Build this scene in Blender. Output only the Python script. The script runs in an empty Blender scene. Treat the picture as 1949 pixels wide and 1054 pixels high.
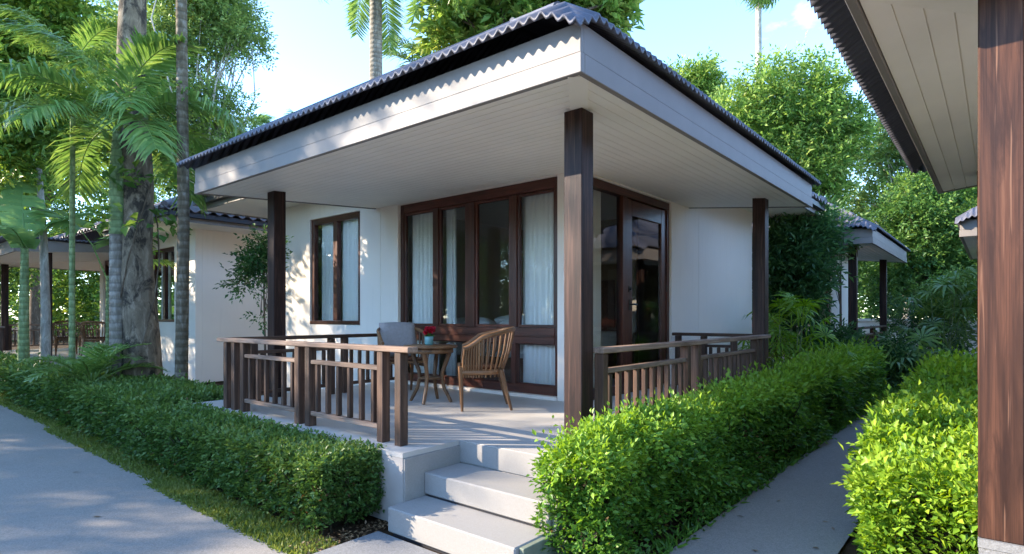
import bpy, math, random
import numpy as np
from mathutils import Vector, Matrix

# ------------------------------------------------------------------ camera, sky, sun, exposure
S = bpy.context.scene
COL = S.collection
PI = math.pi
EYE = 1.54
cam = bpy.data.cameras.new('camera')
cam.lens = 20.56; cam.sensor_width = 36.0; cam.shift_y = 0.0385
cam.clip_start = 0.05; cam.clip_end = 1500
camo = bpy.data.objects.new('camera', cam); COL.objects.link(camo)
camo.location = (0, 0, EYE)
camo.rotation_euler = (PI/2, 0, -math.atan2(0.769, 0.639))
S.camera = camo

SUN_EL, SUN_XY = math.radians(24), (-0.6, 0.8)
W = bpy.data.worlds.new('World'); S.world = W; W.use_nodes = True
nt = W.node_tree; nt.nodes.clear()
def wn(t, **k):
    n = nt.nodes.new(t)
    for a, b in k.items(): setattr(n, a, b)
    return n
sky = wn('ShaderNodeTexSky', sky_type='NISHITA', sun_disc=False)
sky.sun_elevation = SUN_EL; sky.sun_rotation = math.atan2(SUN_XY[0], SUN_XY[1])
sky.air_density = 0.85; sky.dust_density = 0.0; sky.ozone_density = 3.4
tc = wn('ShaderNodeTexCoord'); mp = wn('ShaderNodeMapping'); mp.inputs['Scale'].default_value = (1.6, 3.6, 7.0)
mp.inputs['Rotation'].default_value = (0, 0, 0.6)
cn = wn('ShaderNodeTexNoise'); cn.inputs['Scale'].default_value = 1.3; cn.inputs['Detail'].default_value = 7; cn.inputs['Roughness'].default_value = 0.58
cr = wn('ShaderNodeValToRGB'); cr.color_ramp.elements[0].position = 0.58; cr.color_ramp.elements[1].position = 0.86
cr.color_ramp.elements[1].color = (0.42, 0.42, 0.42, 1)
mx = wn('ShaderNodeMixRGB'); mx.inputs[2].default_value = (6.6, 7.0, 7.4, 1)
bg = wn('ShaderNodeBackground'); bg.inputs['Strength'].default_value = 0.15
wo = wn('ShaderNodeOutputWorld')
L = nt.links.new
L(tc.outputs['Generated'], mp.inputs['Vector']); L(mp.outputs[0], cn.inputs['Vector']); L(cn.outputs['Fac'], cr.inputs[0])
L(cr.outputs[0], mx.inputs[0]); L(sky.outputs[0], mx.inputs[1]); L(mx.outputs[0], bg.inputs[0]); L(bg.outputs[0], wo.inputs[0])

sl = bpy.data.lights.new('sun', 'SUN'); sl.energy = 2.5; sl.angle = math.radians(0.55); sl.color = (1.0, 0.86, 0.68)
so = bpy.data.objects.new('sun', sl); COL.objects.link(so)
tosun = Vector((SUN_XY[0]*math.cos(SUN_EL), SUN_XY[1]*math.cos(SUN_EL), math.sin(SUN_EL)))
so.rotation_euler = tosun.to_track_quat('Z', 'Y').to_euler(); so.location = (-8, 12, 14)

S.view_settings.view_transform = 'Standard'; S.view_settings.look = 'None'
S.view_settings.exposure = 2.62; S.view_settings.gamma = 1.0; S.view_settings.use_curve_mapping = False
S.render.engine = 'CYCLES'
try:
    S.cycles.use_denoising = True
    S.cycles.max_bounces = 10; S.cycles.diffuse_bounces = 5; S.cycles.transparent_max_bounces = 12
    S.cycles.sample_clamp_indirect = 8
except Exception: pass

# ------------------------------------------------------------------ materials
class NT:
    def __init__(s, name):
        s.m = bpy.data.materials.new(name); s.m.use_nodes = True
        s.t = s.m.node_tree; s.b = s.t.nodes['Principled BSDF']; s.out = s.t.nodes['Material Output']
    def n(s, t, **k):
        n = s.t.nodes.new(t)
        for a, b in k.items():
            if a in n.inputs.keys(): n.inputs[a].default_value = b
            else: setattr(n, a, b)
        return n
    def l(s, a, b): s.t.links.new(a, b)
    def coord(s, scale=(1, 1, 1)):
        c = s.n('ShaderNodeTexCoord'); m = s.n('ShaderNodeMapping'); m.inputs['Scale'].default_value = scale
        s.l(c.outputs['Object'], m.inputs['Vector']); return m.outputs[0]
    def noise(s, vec, scale, detail=5, rough=0.55, dist=0.0):
        n = s.n('ShaderNodeTexNoise'); n.inputs['Scale'].default_value = scale; n.inputs['Detail'].default_value = detail
        n.inputs['Roughness'].default_value = rough; n.inputs['Distortion'].default_value = dist
        s.l(vec, n.inputs['Vector']); return n.outputs['Fac']
    def ramp(s, fac, stops):
        r = s.n('ShaderNodeValToRGB'); e = r.color_ramp.elements
        while len(e) < len(stops): e.new(0.5)
        for i, (p, c) in enumerate(stops): e[i].position = p; e[i].color = (*c, 1)
        s.l(fac, r.inputs[0]); return r.outputs[0]
    def mix(s, fac, a, b, mode='MIX'):
        m = s.n('ShaderNodeMixRGB'); m.blend_type = mode
        for i, v in ((0, fac), (1, a), (2, b)):
            if hasattr(v, 'is_output'): s.l(v, m.inputs[i])
            elif i == 0: m.inputs[0].default_value = v
            else: m.inputs[i].default_value = (*v, 1)
        return m.outputs[0]
    def bump(s, h, strength, dist=0.01):
        b = s.n('ShaderNodeBump'); b.inputs['Strength'].default_value = strength; b.inputs['Distance'].default_value = dist
        s.l(h, b.inputs['Height']); s.l(b.outputs[0], s.b.inputs['Normal'])
    def fin(s, col, rough=0.6, spec=0.4):
        if hasattr(col, 'is_output'): s.l(col, s.b.inputs['Base Color'])
        else: s.b.inputs['Base Color'].default_value = (*col, 1)
        if hasattr(rough, 'is_output'): s.l(rough, s.b.inputs['Roughness'])
        else: s.b.inputs['Roughness'].default_value = rough
        s.b.inputs['Specular IOR Level'].default_value = spec
        return s.m

def sc3(c, k): return tuple(min(1, x*k) for x in c)

def m_paint(name, c, var=0.12, rough=0.6, scale=1.5, bump=0.05, streak=True, spec=0.3):
    t = NT(name); v = t.coord(); a = t.noise(v, scale, 6)
    col = t.ramp(a, [(0.3, sc3(c, 1-var)), (0.7, sc3(c, 1+var*0.5))])
    if streak:
        s = t.noise(t.coord((6, 6, 0.5)), 2.0, 5, 0.6)
        f = t.ramp(s, [(0.56, (0, 0, 0)), (0.85, (0.25, 0.25, 0.25))])
        col = t.mix(f, col, sc3(c, 0.72))
    t.bump(t.noise(v, 90, 4), bump, 0.004)
    return t.fin(col, rough, spec)

def m_wood(name, stops, axis, rough=0.45, fine=46, spec=0.4, bump=0.25, wear=None, blotch=0.35):
    t = NT(name); s = [fine, fine, fine]; s[axis] = fine*0.035
    s2 = [7, 7, 7]; s2[axis] = 0.55
    oi = t.n('ShaderNodeObjectInfo')
    a = t.noise(t.coord(tuple(s)), 1.0, 8, 0.62, 0.4); b = t.noise(t.coord(tuple(s2)), 1.0, 5, 0.55, 2.0)
    w = t.n('ShaderNodeMath', operation='MULTIPLY_ADD'); w.inputs[1].default_value = 0.5
    t.l(a, w.inputs[0]); h = t.n('ShaderNodeMath', operation='MULTIPLY'); h.inputs[1].default_value = 0.5
    t.l(b, h.inputs[0]); t.l(h.outputs[0], w.inputs[2])
    col = t.ramp(w.outputs[0], stops)
    if blotch:
        kb = [9, 9, 9]; kb[axis] = 1.3
        f = t.ramp(t.noise(t.coord(tuple(kb)), 1.0, 6, 0.65, 1.4), [(0.50, (0, 0, 0)), (0.66, (blotch*2,)*3)]); col = t.mix(f, col, sc3(stops[0][1], 0.8))
        kl = [190, 190, 190]; kl[axis] = 1.2
        f = t.ramp(t.noise(t.coord(tuple(kl)), 1.0, 3, 0.6, 0.2), [(0.54, (0, 0, 0)), (0.62, (0.5, 0.5, 0.5))]); col = t.mix(f, col, sc3(stops[0][1], 1.1))
    if wear:
        k = [60, 60, 60]; k[axis] = 1.6
        f = t.ramp(t.noise(t.coord(tuple(k)), 1.0, 3, 0.5, 0.3), [(0.63, (0, 0, 0)), (0.72, (0.6, 0.6, 0.6))])
        col = t.mix(f, col, wear)
    hv = t.n('ShaderNodeHueSaturation'); mr = t.n('ShaderNodeMapRange'); mr.inputs[3].default_value = 0.75; mr.inputs[4].default_value = 1.22
    t.l(oi.outputs['Random'], mr.inputs[0]); t.l(mr.outputs[0], hv.inputs['Value']); t.l(col, hv.inputs['Color'])
    t.bump(a, bump, 0.006)
    return t.fin(hv.outputs[0], rough, spec)

POST = [(0.30, (0.010, 0.006, 0.006)), (0.5, (0.036, 0.017, 0.013)), (0.66, (0.10, 0.05, 0.037))]
REDPOST = [(0.30, (0.02, 0.008, 0.005)), (0.44, (0.045, 0.019, 0.011)), (0.56, (0.092, 0.038, 0.021)), (0.68, (0.16, 0.075, 0.044))]
FRAME = [(0.3, (0.035, 0.010, 0.006)), (0.55, (0.105, 0.030, 0.017)), (0.7, (0.18, 0.056, 0.03))]
RAIL = [(0.28, (0.022, 0.012, 0.008)), (0.5, (0.08, 0.04, 0.024)), (0.68, (0.20, 0.11, 0.068))]
BLEACH = [(0.28, (0.10, 0.062, 0.042)), (0.5, (0.23, 0.15, 0.105)), (0.68, (0.40, 0.285, 0.21))]
TEAK = [(0.28, (0.085, 0.038, 0.015)), (0.5, (0.20, 0.098, 0.042)), (0.68, (0.34, 0.18, 0.085))]
M = {}
for i, ax in enumerate('xyz'):
    M['post_'+ax] = m_wood('dark_stained_timber_'+ax, POST, i, 0.5, 46, spec=0.25, wear=(0.13, 0.07, 0.045))
    M['frame_'+ax] = m_wood('red_brown_joinery_'+ax, FRAME, i, 0.33, 46, spec=0.5)
    M['rail_'+ax] = m_wood('weathered_rail_timber_'+ax, RAIL, i, 0.6, 52, bump=0.4)
    M['bleach_'+ax] = m_wood('sun_bleached_timber_'+ax, BLEACH, i, 0.7, 52, bump=0.5)
    M['teak_'+ax] = m_wood('oiled_teak_'+ax, TEAK, i, 0.4, 60, bump=0.2)
M['post_red'] = m_wood('reddish_worn_timber', REDPOST, 2, 0.5, 24, spec=0.3, wear=(0.25, 0.13, 0.08))
M['wall'] = m_paint('white_render', (0.87, 0.785, 0.685), 0.04, 0.75, 0.9, 0.10)
M['soffit'] = m_paint('soffit_paint', (0.92, 0.855, 0.76), 0.05, 0.55, 2.0, 0.03, streak=False)
M['fascia'] = m_paint('fascia_paint', (0.245, 0.218, 0.198), 0.10, 0.5, 2.5, 0.05)
M['deck'] = m_paint('deck_cement', (0.47, 0.435, 0.39), 0.13, 0.5, 1.6, 0.10, streak=False, spec=0.45)
M['deckside'] = m_paint('plinth_render', (0.40, 0.365, 0.33), 0.22, 0.8, 2.2, 0.3)
M['moss'] = m_paint('mossy_concrete', (0.21, 0.235, 0.17), 0.30, 0.85, 3.0, 0.3)
M['gutter'] = m_paint('dark_gutter', (0.045, 0.043, 0.048), 0.15, 0.45, 3, 0.05)
M['dark'] = m_paint('dark_metal', (0.02, 0.018, 0.017), 0.1, 0.35, 5, 0.02, streak=False, spec=0.5)
M['tan'] = m_paint('room_panel', (0.30, 0.21, 0.12), 0.15, 0.5, 1.0, 0.05)
M['roomwall'] = m_paint('room_plaster', (0.62, 0.58, 0.50), 0.05, 0.8, 1.0, 0.03, streak=False)
M['roomfloor'] = m_wood('room_floor_boards', [(0.3, (0.08, 0.035, 0.018)), (0.6, (0.17, 0.08, 0.04))], 0, 0.35)
M['grey_cloth'] = m_paint('grey_cushion_cloth', (0.36, 0.34, 0.34), 0.10, 0.9, 30, 0.25, streak=False, spec=0.1)
M['white_cloth'] = m_paint('white_bed_linen', (0.80, 0.79, 0.76), 0.04, 0.9, 8, 0.1, streak=False, spec=0.1)
M['seat_cloth'] = m_paint('brown_seat_pad', (0.12, 0.06, 0.035), 0.15, 0.85, 30, 0.2, streak=False, spec=0.1)

def m_curtain():
    t = NT('sheer_curtain'); t.fin((0.93, 0.91, 0.86), 0.9, 0.05)
    tr = t.n('ShaderNodeBsdfTranslucent'); tr.inputs[0].default_value = (0.8, 0.8, 0.76, 1)
    m = t.n('ShaderNodeMixShader'); m.inputs[0].default_value = 0.12
    t.l(t.b.outputs[0], m.inputs[1]); t.l(tr.outputs[0], m.inputs[2]); t.l(m.outputs[0], t.out.inputs[0]); return t.m
M['curtain'] = m_curtain()
def m_glass():
    t = NT('window_glass'); t.t.nodes.remove(t.b)
    f = t.n('ShaderNodeFresnel'); f.inputs[0].default_value = 1.55
    a = t.n('ShaderNodeBsdfTransparent'); a.inputs[0].default_value = (0.96, 0.975, 0.965, 1)
    g = t.n('ShaderNodeBsdfGlossy'); g.inputs['Roughness'].default_value = 0.0; g.inputs[0].default_value = (0.95, 0.97, 1, 1)
    m = t.n('ShaderNodeMixShader'); t.l(f.outputs[0], m.inputs[0]); t.l(a.outputs[0], m.inputs[1]); t.l(g.outputs[0], m.inputs[2])
    t.l(m.outputs[0], t.out.inputs[0]); return t.m
M['glass'] = m_glass()
def m_roof(name, c, c2):
    t = NT(name); v = t.coord(); a = t.noise(v, 1.4, 7, 0.65); b = t.noise(v, 22, 4, 0.6)
    oi = t.n('ShaderNodeObjectInfo')
    col = t.ramp(a, [(0.32, sc3(c, 0.75)), (0.55, c), (0.75, c2)])
    f = t.ramp(b, [(0.60, (0, 0, 0)), (0.72, (0.55, 0.55, 0.55))]); col = t.mix(f, col, sc3(c2, 1.25))
    hv = t.n('ShaderNodeHueSaturation'); mr = t.n('ShaderNodeMapRange'); mr.inputs[3].default_value = 0.82; mr.inputs[4].default_value = 1.2
    t.l(oi.outputs['Random'], mr.inputs[0]); t.l(mr.outputs[0], hv.inputs['Value']); t.l(col, hv.inputs['Color'])
    t.bump(b, 0.3, 0.006); return t.fin(hv.outputs[0], 0.55, 0.4)
M['sheet'] = m_roof('corrugated_roof', (0.095, 0.098, 0.125), (0.15, 0.145, 0.17))
M['tile'] = m_roof('grey_roof_tile', (0.17, 0.15, 0.165), (0.28, 0.24, 0.235))
def m_path(name, c, sp, con=1.0):
    t = NT(name); v = t.coord(); a = t.noise(v, 0.8, 6, 0.6); b = t.noise(v, 150, 3, 0.7)
    vo = t.n('ShaderNodeTexVoronoi'); vo.inputs['Scale'].default_value = 110; t.l(v, vo.inputs['Vector'])
    col = t.ramp(a, [(0.3, sc3(c, 0.82)), (0.7, sc3(c, 1.12))])
    f = t.ramp(b, [(0.35, (0, 0, 0)), (0.7, (1, 1, 1))]); col = t.mix(t.mix(0.5, f, vo.outputs['Color']), sc3(c, 1-.45*con), t.mix(0.5, col, sc3(c, 1+.35*con)))
    st = t.ramp(t.noise(v, 2.6, 8, 0.7, 0.5), [(0.56, (0, 0, 0)), (0.74, (0.25, 0.25, 0.25))]); col = t.mix(st, col, sc3(c, 0.5))
    t.bump(b, sp, 0.004); return t.fin(col, 0.85, 0.25)
M['path'] = m_path('washed_aggregate_paving', (0.335, 0.302, 0.265), 0.5)
M['step'] = m_path('step_concrete', (0.32, 0.30, 0.275), 0.2, 0.35)
M['slab'] = m_path('walkway_concrete', (0.27, 0.265, 0.258), 0.3)
def m_soil():
    t = NT('garden_soil'); v = t.coord(); a = t.noise(v, 6, 8, 0.7); b = t.noise(v, 60, 5, 0.7)
    col = t.ramp(a, [(0.3, (0.035, 0.022, 0.012)), (0.6, (0.085, 0.055, 0.032)), (0.75, (0.05, 0.065, 0.02))])
    t.bump(b, 0.8, 0.02); return t.fin(col, 0.95, 0.1)
M['soil'] = m_soil()
def m_bark(name, c, c2, ring=False, spots=None):
    t = NT(name); v = t.coord((1, 1, 0.35)); a = t.noise(v, 9, 8, 0.7, 0.6)
    col = t.ramp(a, [(0.34, sc3(c, 0.55)), (0.52, c), (0.68, c2)])
    h = a
    if ring:
        w = t.n('ShaderNodeTexWave', bands_direction='Z'); w.inputs['Scale'].default_value = 2.6; w.inputs['Distortion'].default_value = 2.2
        w.inputs['Detail'].default_value = 3; t.l(t.coord(), w.inputs['Vector'])
        f = t.ramp(w.outputs['Fac'], [(0.0, (0.55, 0.55, 0.55)), (0.22, (0, 0, 0))]); col = t.mix(f, col, sc3(c, 0.5)); h = w.outputs['Fac']
    if spots:
        f = t.ramp(t.noise(t.coord((1, 1, 0.5)), 3.4, 7, 0.7, 0.4), [(0.50, (0, 0, 0)), (0.58, (0.9, 0.9, 0.9))]); col = t.mix(f, col, spots)
    t.bump(h, 0.7, 0.02); return t.fin(col, 0.9, 0.15)
M['bark'] = m_bark('brown_bark', (0.13, 0.095, 0.065), (0.24, 0.19, 0.14))
M['bark_big'] = m_bark('patched_bark', (0.21, 0.165, 0.115), (0.38, 0.31, 0.23), spots=(0.035, 0.03, 0.025))
M['bark_palm'] = m_bark('ringed_palm_bark', (0.25, 0.22, 0.18), (0.40, 0.36, 0.31), ring=True)
M['bark_pale'] = m_bark('pale_bark', (0.36, 0.34, 0.30), (0.55, 0.53, 0.48))
M['bark_dark'] = m_bark('mottled_palm_bark', (0.15, 0.12, 0.08), (0.28, 0.25, 0.2), ring=True)
M['crownshaft'] = m_bark('green_crownshaft', (0.20, 0.27, 0.12), (0.34, 0.40, 0.22), ring=True)
M['twig'] = m_bark('hedge_twigs', (0.03, 0.026, 0.014), (0.06, 0.05, 0.03))

def m_leaf(name, stops, trans=0.35, rough=0.42, tint=None, spec=0.35):
    t = NT(name)
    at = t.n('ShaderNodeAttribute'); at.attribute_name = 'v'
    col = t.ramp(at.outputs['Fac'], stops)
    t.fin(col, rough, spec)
    tr = t.n('ShaderNodeBsdfTranslucent')
    hv = t.n('ShaderNodeHueSaturation'); hv.inputs['Value'].default_value = 1.25; hv.inputs['Saturation'].default_value = 1.1
    hv.inputs['Hue'].default_value = 0.485
    t.l(col, hv.inputs['Color']); t.l(hv.outputs[0], tr.inputs[0])
    m = t.n('ShaderNodeMixShader'); m.inputs[0].default_value = trans
    t.l(t.b.outputs[0], m.inputs[1]); t.l(tr.outputs[0], m.inputs[2]); t.l(m.outputs[0], t.out.inputs[0]); return t.m
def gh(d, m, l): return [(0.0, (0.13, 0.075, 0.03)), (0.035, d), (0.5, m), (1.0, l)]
def g3(d, m, l): return [(0.0, d), (0.5, m), (1.0, l)]
M['lf_hedge'] = m_leaf('hedge_leaf_bright', gh((0.035, 0.10, 0.02), (0.105, 0.24, 0.032), (0.25, 0.41, 0.05)), 0.40)
M['lf_hedge_lime'] = m_leaf('hedge_leaf_lime', gh((0.05, 0.13, 0.018), (0.17, 0.32, 0.03), (0.36, 0.50, 0.05)), 0.40)
M['lf_hedge_dark'] = m_leaf('hedge_leaf_dark', gh((0.035, 0.085, 0.018), (0.085, 0.17, 0.036), (0.18, 0.27, 0.06)), 0.3)
M['lf_deep'] = m_leaf('leaf_deep_green', g3((0.02, 0.065, 0.022), (0.05, 0.13, 0.04), (0.11, 0.22, 0.06)), 0.28)
M['lf_mid'] = m_leaf('leaf_mid_green', g3((0.035, 0.10, 0.025), (0.09, 0.19, 0.045), (0.19, 0.30, 0.06)), 0.38)
M['lf_yel'] = m_leaf('leaf_yellow_green', g3((0.055, 0.13, 0.03), (0.15, 0.27, 0.05), (0.33, 0.40, 0.07)), 0.42)
M['lf_gold'] = m_leaf('leaf_golden_green', g3((0.07, 0.16, 0.04), (0.20, 0.34, 0.075), (0.42, 0.49, 0.13)), 0.45)
M['lf_pale'] = m_leaf('leaf_pale_green', g3((0.08, 0.16, 0.05), (0.17, 0.28, 0.08), (0.30, 0.39, 0.11)), 0.42)
M['lf_palm'] = m_leaf('palm_leaf', g3((0.05, 0.125, 0.03), (0.15, 0.275, 0.065), (0.31, 0.42, 0.11)), 0.36, 0.35, spec=0.5)
M['lf_banana'] = m_leaf('banana_leaf_green', g3((0.12, 0.25, 0.08), (0.19, 0.35, 0.12), (0.27, 0.43, 0.15)), 0.4, 0.35)
M['lf_grass'] = m_leaf('grass_blade', g3((0.07, 0.11, 0.02), (0.16, 0.22, 0.04), (0.30, 0.33, 0.09)), 0.35)
M['petal'] = m_leaf('red_petal', g3((0.30, 0.006, 0.012), (0.55, 0.012, 0.03), (0.72, 0.05, 0.08)), 0.3)

# ------------------------------------------------------------------ mesh helpers
def link(name, me, mat, parent=None, loc=None):
    o = bpy.data.objects.new(name, me); COL.objects.link(o)
    if mat is not None and len(me.materials) == 0: me.materials.append(mat)
    if parent is not None: o.parent = parent
    if loc is not None: o.location = loc
    return o
def tag(o, label=None, cat=None, group=None, kind=None):
    if label: o['label'] = label
    if cat: o['category'] = cat
    if group: o['group'] = group
    if kind: o['kind'] = kind
    return o
def empty(name, loc, label=None, cat=None, group=None, rz=0):
    o = bpy.data.objects.new(name, None); COL.objects.link(o); o.location = loc; o.rotation_euler = (0, 0, rz)
    o.empty_display_size = 0.2
    return tag(o, label, cat, group)
def copy_tree(o, parent=None):
    c = o.copy(); COL.objects.link(c); c.parent = parent
    for ch in list(o.children): copy_tree(ch, c)
    return c

class MB:
    """collects boxes, bars, tubes and prisms; build() links them as one mesh object"""
    def __init__(s): s.v = []; s.f = []; s.sm = []
    def add(s, vs, fs, smooth=False):
        b = len(s.v); s.v += [tuple(map(float, p)) for p in vs]
        for f in fs: s.f.append(tuple(i+b for i in f)); s.sm.append(smooth)
        return s
    def box(s, x0, x1, y0, y1, z0, z1, c=0.004, fn=None):
        if x0 > x1: x0, x1 = x1, x0
        if y0 > y1: y0, y1 = y1, y0
        c = min(c, (x1-x0)*0.3, (y1-y0)*0.3, (z1-z0)*0.3)
        X, Y, Z = (x0, x1), (y0, y1), (z0, z1); vs = []; idx = {}
        for i in (0, 1):
            for j in (0, 1):
                for k in (0, 1):
                    p = (X[i], Y[j], Z[k]); d = (1-2*i, 1-2*j, 1-2*k)
                    for a in range(3):   # vertex lying on the face of axis a
                        q = [p[t] + (0 if t == a else d[t]*c) for t in range(3)]
                        idx[(i, j, k, a)] = len(vs); vs.append(fn(q) if fn else q)
        g = lambda i, j, k, a: idx[(i, j, k, a)]
        fs = []
        for e in (0, 1):
            fs.append((g(e,0,0,0), g(e,1,0,0), g(e,1,1,0), g(e,0,1,0)))
            fs.append((g(0,e,0,1), g(1,e,0,1), g(1,e,1,1), g(0,e,1,1)))
            fs.append((g(0,0,e,2), g(1,0,e,2), g(1,1,e,2), g(0,1,e,2)))
        for e in (0, 1):
            for f in (0, 1):
                fs.append((g(e,f,0,0), g(e,f,1,0), g(e,f,1,1), g(e,f,0,1)))
                fs.append((g(e,0,f,0), g(e,1,f,0), g(e,1,f,2), g(e,0,f,2)))
                fs.append((g(0,e,f,1), g(1,e,f,1), g(1,e,f,2), g(0,e,f,2)))
        for i in (0, 1):
            for j in (0, 1):
                for k in (0, 1): fs.append((g(i,j,k,0), g(i,j,k,1), g(i,j,k,2)))
        return s.add(vs, fs)
    def prism(s, poly, z0, z1):
        n = len(poly); zf = (lambda z, p: z(p) if callable(z) else z)
        vs = [(p[0], p[1], zf(z0, p)) for p in poly] + [(p[0], p[1], zf(z1, p)) for p in poly]
        return s.add(vs, [tuple(range(n))[::-1], tuple(range(n, 2*n))] + [(i, (i+1) % n, (i+1) % n+n, i+n) for i in range(n)])
    def tube(s, pts, rad, n=8, cap=True, squash=None):
        pts = [Vector(p) for p in pts]; m = len(pts)
        if not hasattr(rad, '__len__'): rad = [rad]*m
        vs = []; up = Vector((0, 0, 1)); prev = None
        for i, p in enumerate(pts):
            t = (pts[min(i+1, m-1)] - pts[max(i-1, 0)]).normalized()
            if prev is None: a = t.cross(up if abs(t.z) < 0.9 else Vector((1, 0, 0))).normalized()
            else: a = (prev - t*prev.dot(t)).normalized()
            prev = a; b = t.cross(a)
            for k in range(n):
                th = 2*PI*k/n; vs.append(p + a*rad[i]*math.cos(th) + b*rad[i]*math.sin(th)*(squash or 1))
        fs = [(i*n+k, i*n+(k+1) % n, (i+1)*n+(k+1) % n, (i+1)*n+k) for i in range(m-1) for k in range(n)]
        s.add(vs, fs, True)
        if cap: s.add([vs[k] for k in range(n)], [tuple(range(n))[::-1]]); s.add([vs[(m-1)*n+k] for k in range(n)], [tuple(range(n))])
        return s
    def bar(s, p, q, w, h, up=(0, 0, 1)):
        p, q = Vector(p), Vector(q); t = (q-p).normalized(); a = t.cross(Vector(up)).normalized()*w/2; b = a.cross(t).normalized()*h/2
        vs = [e+i*a+j*b for e in (p, q) for i, j in ((-1,-1), (1,-1), (1,1), (-1,1))]
        return s.add(vs, [(0,1,2,3), (7,6,5,4)] + [(i, i+4, (i+1) % 4+4, (i+1) % 4) for i in range(4)])
    def lathe(s, prof, c=(0, 0, 0), n=24):
        vs = [(c[0]+r*math.cos(2*PI*k/n), c[1]+r*math.sin(2*PI*k/n), c[2]+z) for r, z in prof for k in range(n)]
        m = len(prof); fs = [(i*n+k, i*n+(k+1) % n, (i+1)*n+(k+1) % n, (i+1)*n+k) for i in range(m-1) for k in range(n)]
        s.add(vs, fs, True)
        if prof[0][0] > 1e-4: s.add(vs[:n], [tuple(range(n))[::-1]])
        if prof[-1][0] > 1e-4: s.add(vs[-n:], [tuple(range(n))])
        return s
    def mesh(s, name, org=(0, 0, 0)):
        me = bpy.data.meshes.new(name)
        o = org; me.from_pydata([(x-o[0], y-o[1], z-o[2]) for x, y, z in s.v], [], s.f)
        me.polygons.foreach_set('use_smooth', s.sm); me.update(); return me
    def build(s, name, mat, parent=None, org=(0, 0, 0), loc=None):
        return link(name, s.mesh(name, org), mat, parent, loc)

def np_mesh(name, V, F, v=None, smooth=False):
    """V (n,3) float, F (m,k) int with one k for all faces, v one value per face"""
    me = bpy.data.meshes.new(name); n, (m, k) = len(V), F.shape
    me.vertices.add(n); me.vertices.foreach_set('co', np.ascontiguousarray(V, dtype=np.float32).ravel())
    me.loops.add(m*k); me.loops.foreach_set('vertex_index', np.ascontiguousarray(F, dtype=np.int32).ravel())
    me.polygons.add(m); me.polygons.foreach_set('loop_start', np.arange(0, m*k, k, dtype=np.int32))
    try: me.polygons.foreach_set('loop_total', np.full(m, k, dtype=np.int32))
    except Exception: pass
    if smooth: me.polygons.foreach_set('use_smooth', np.ones(m, dtype=bool))
    me.update(calc_edges=True)
    if v is not None:
        a = me.attributes.new('v', 'FLOAT', 'FACE'); a.data.foreach_set('value', np.ascontiguousarray(v, dtype=np.float32))
    return me
# ------------------------------------------------------------------ ground, paths
def sheet(name, poly, z, mat, sub=None):
    me = bpy.data.meshes.new(name); me.from_pydata([(x, y, z) for x, y in poly], [], [tuple(range(len(poly)))]); me.update()
    return tag(link(name, me, mat), kind='structure')
sheet('ground', [(-400, -400), (400, -400), (400, 400), (-400, 400)], -0.03, M['soil'])
front = [(-3.2, -6), (2.05, -6), (2.05, 1.0)]
edge = [(2.0, 3.0), (1.99, 4.2), (2.04, 5.5), (2.10, 6.5), (2.14, 8), (2.2, 10), (2.24, 12), (2.24, 14), (2.1, 18), (1.7, 24), (0.5, 34)]
sheet('path', [(-3.2, -6), (0.9, -6), (0.9, 3.42)] + [(1.99, 3.42)] + edge[1:] + [(-3.2, 34)], 0.0, M['path'])
sheet('side_path', [(2.3, 0.80), (23, 0.80), (23, 1.66), (2.3, 1.66)], 0.0, M['path'])
m = MB(); m.box(0.9, 2.60, 0.4, 3.40, -0.06, 0.012, 0.006)
tag(m.build('walkway', M['slab']), kind='structure')

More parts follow.
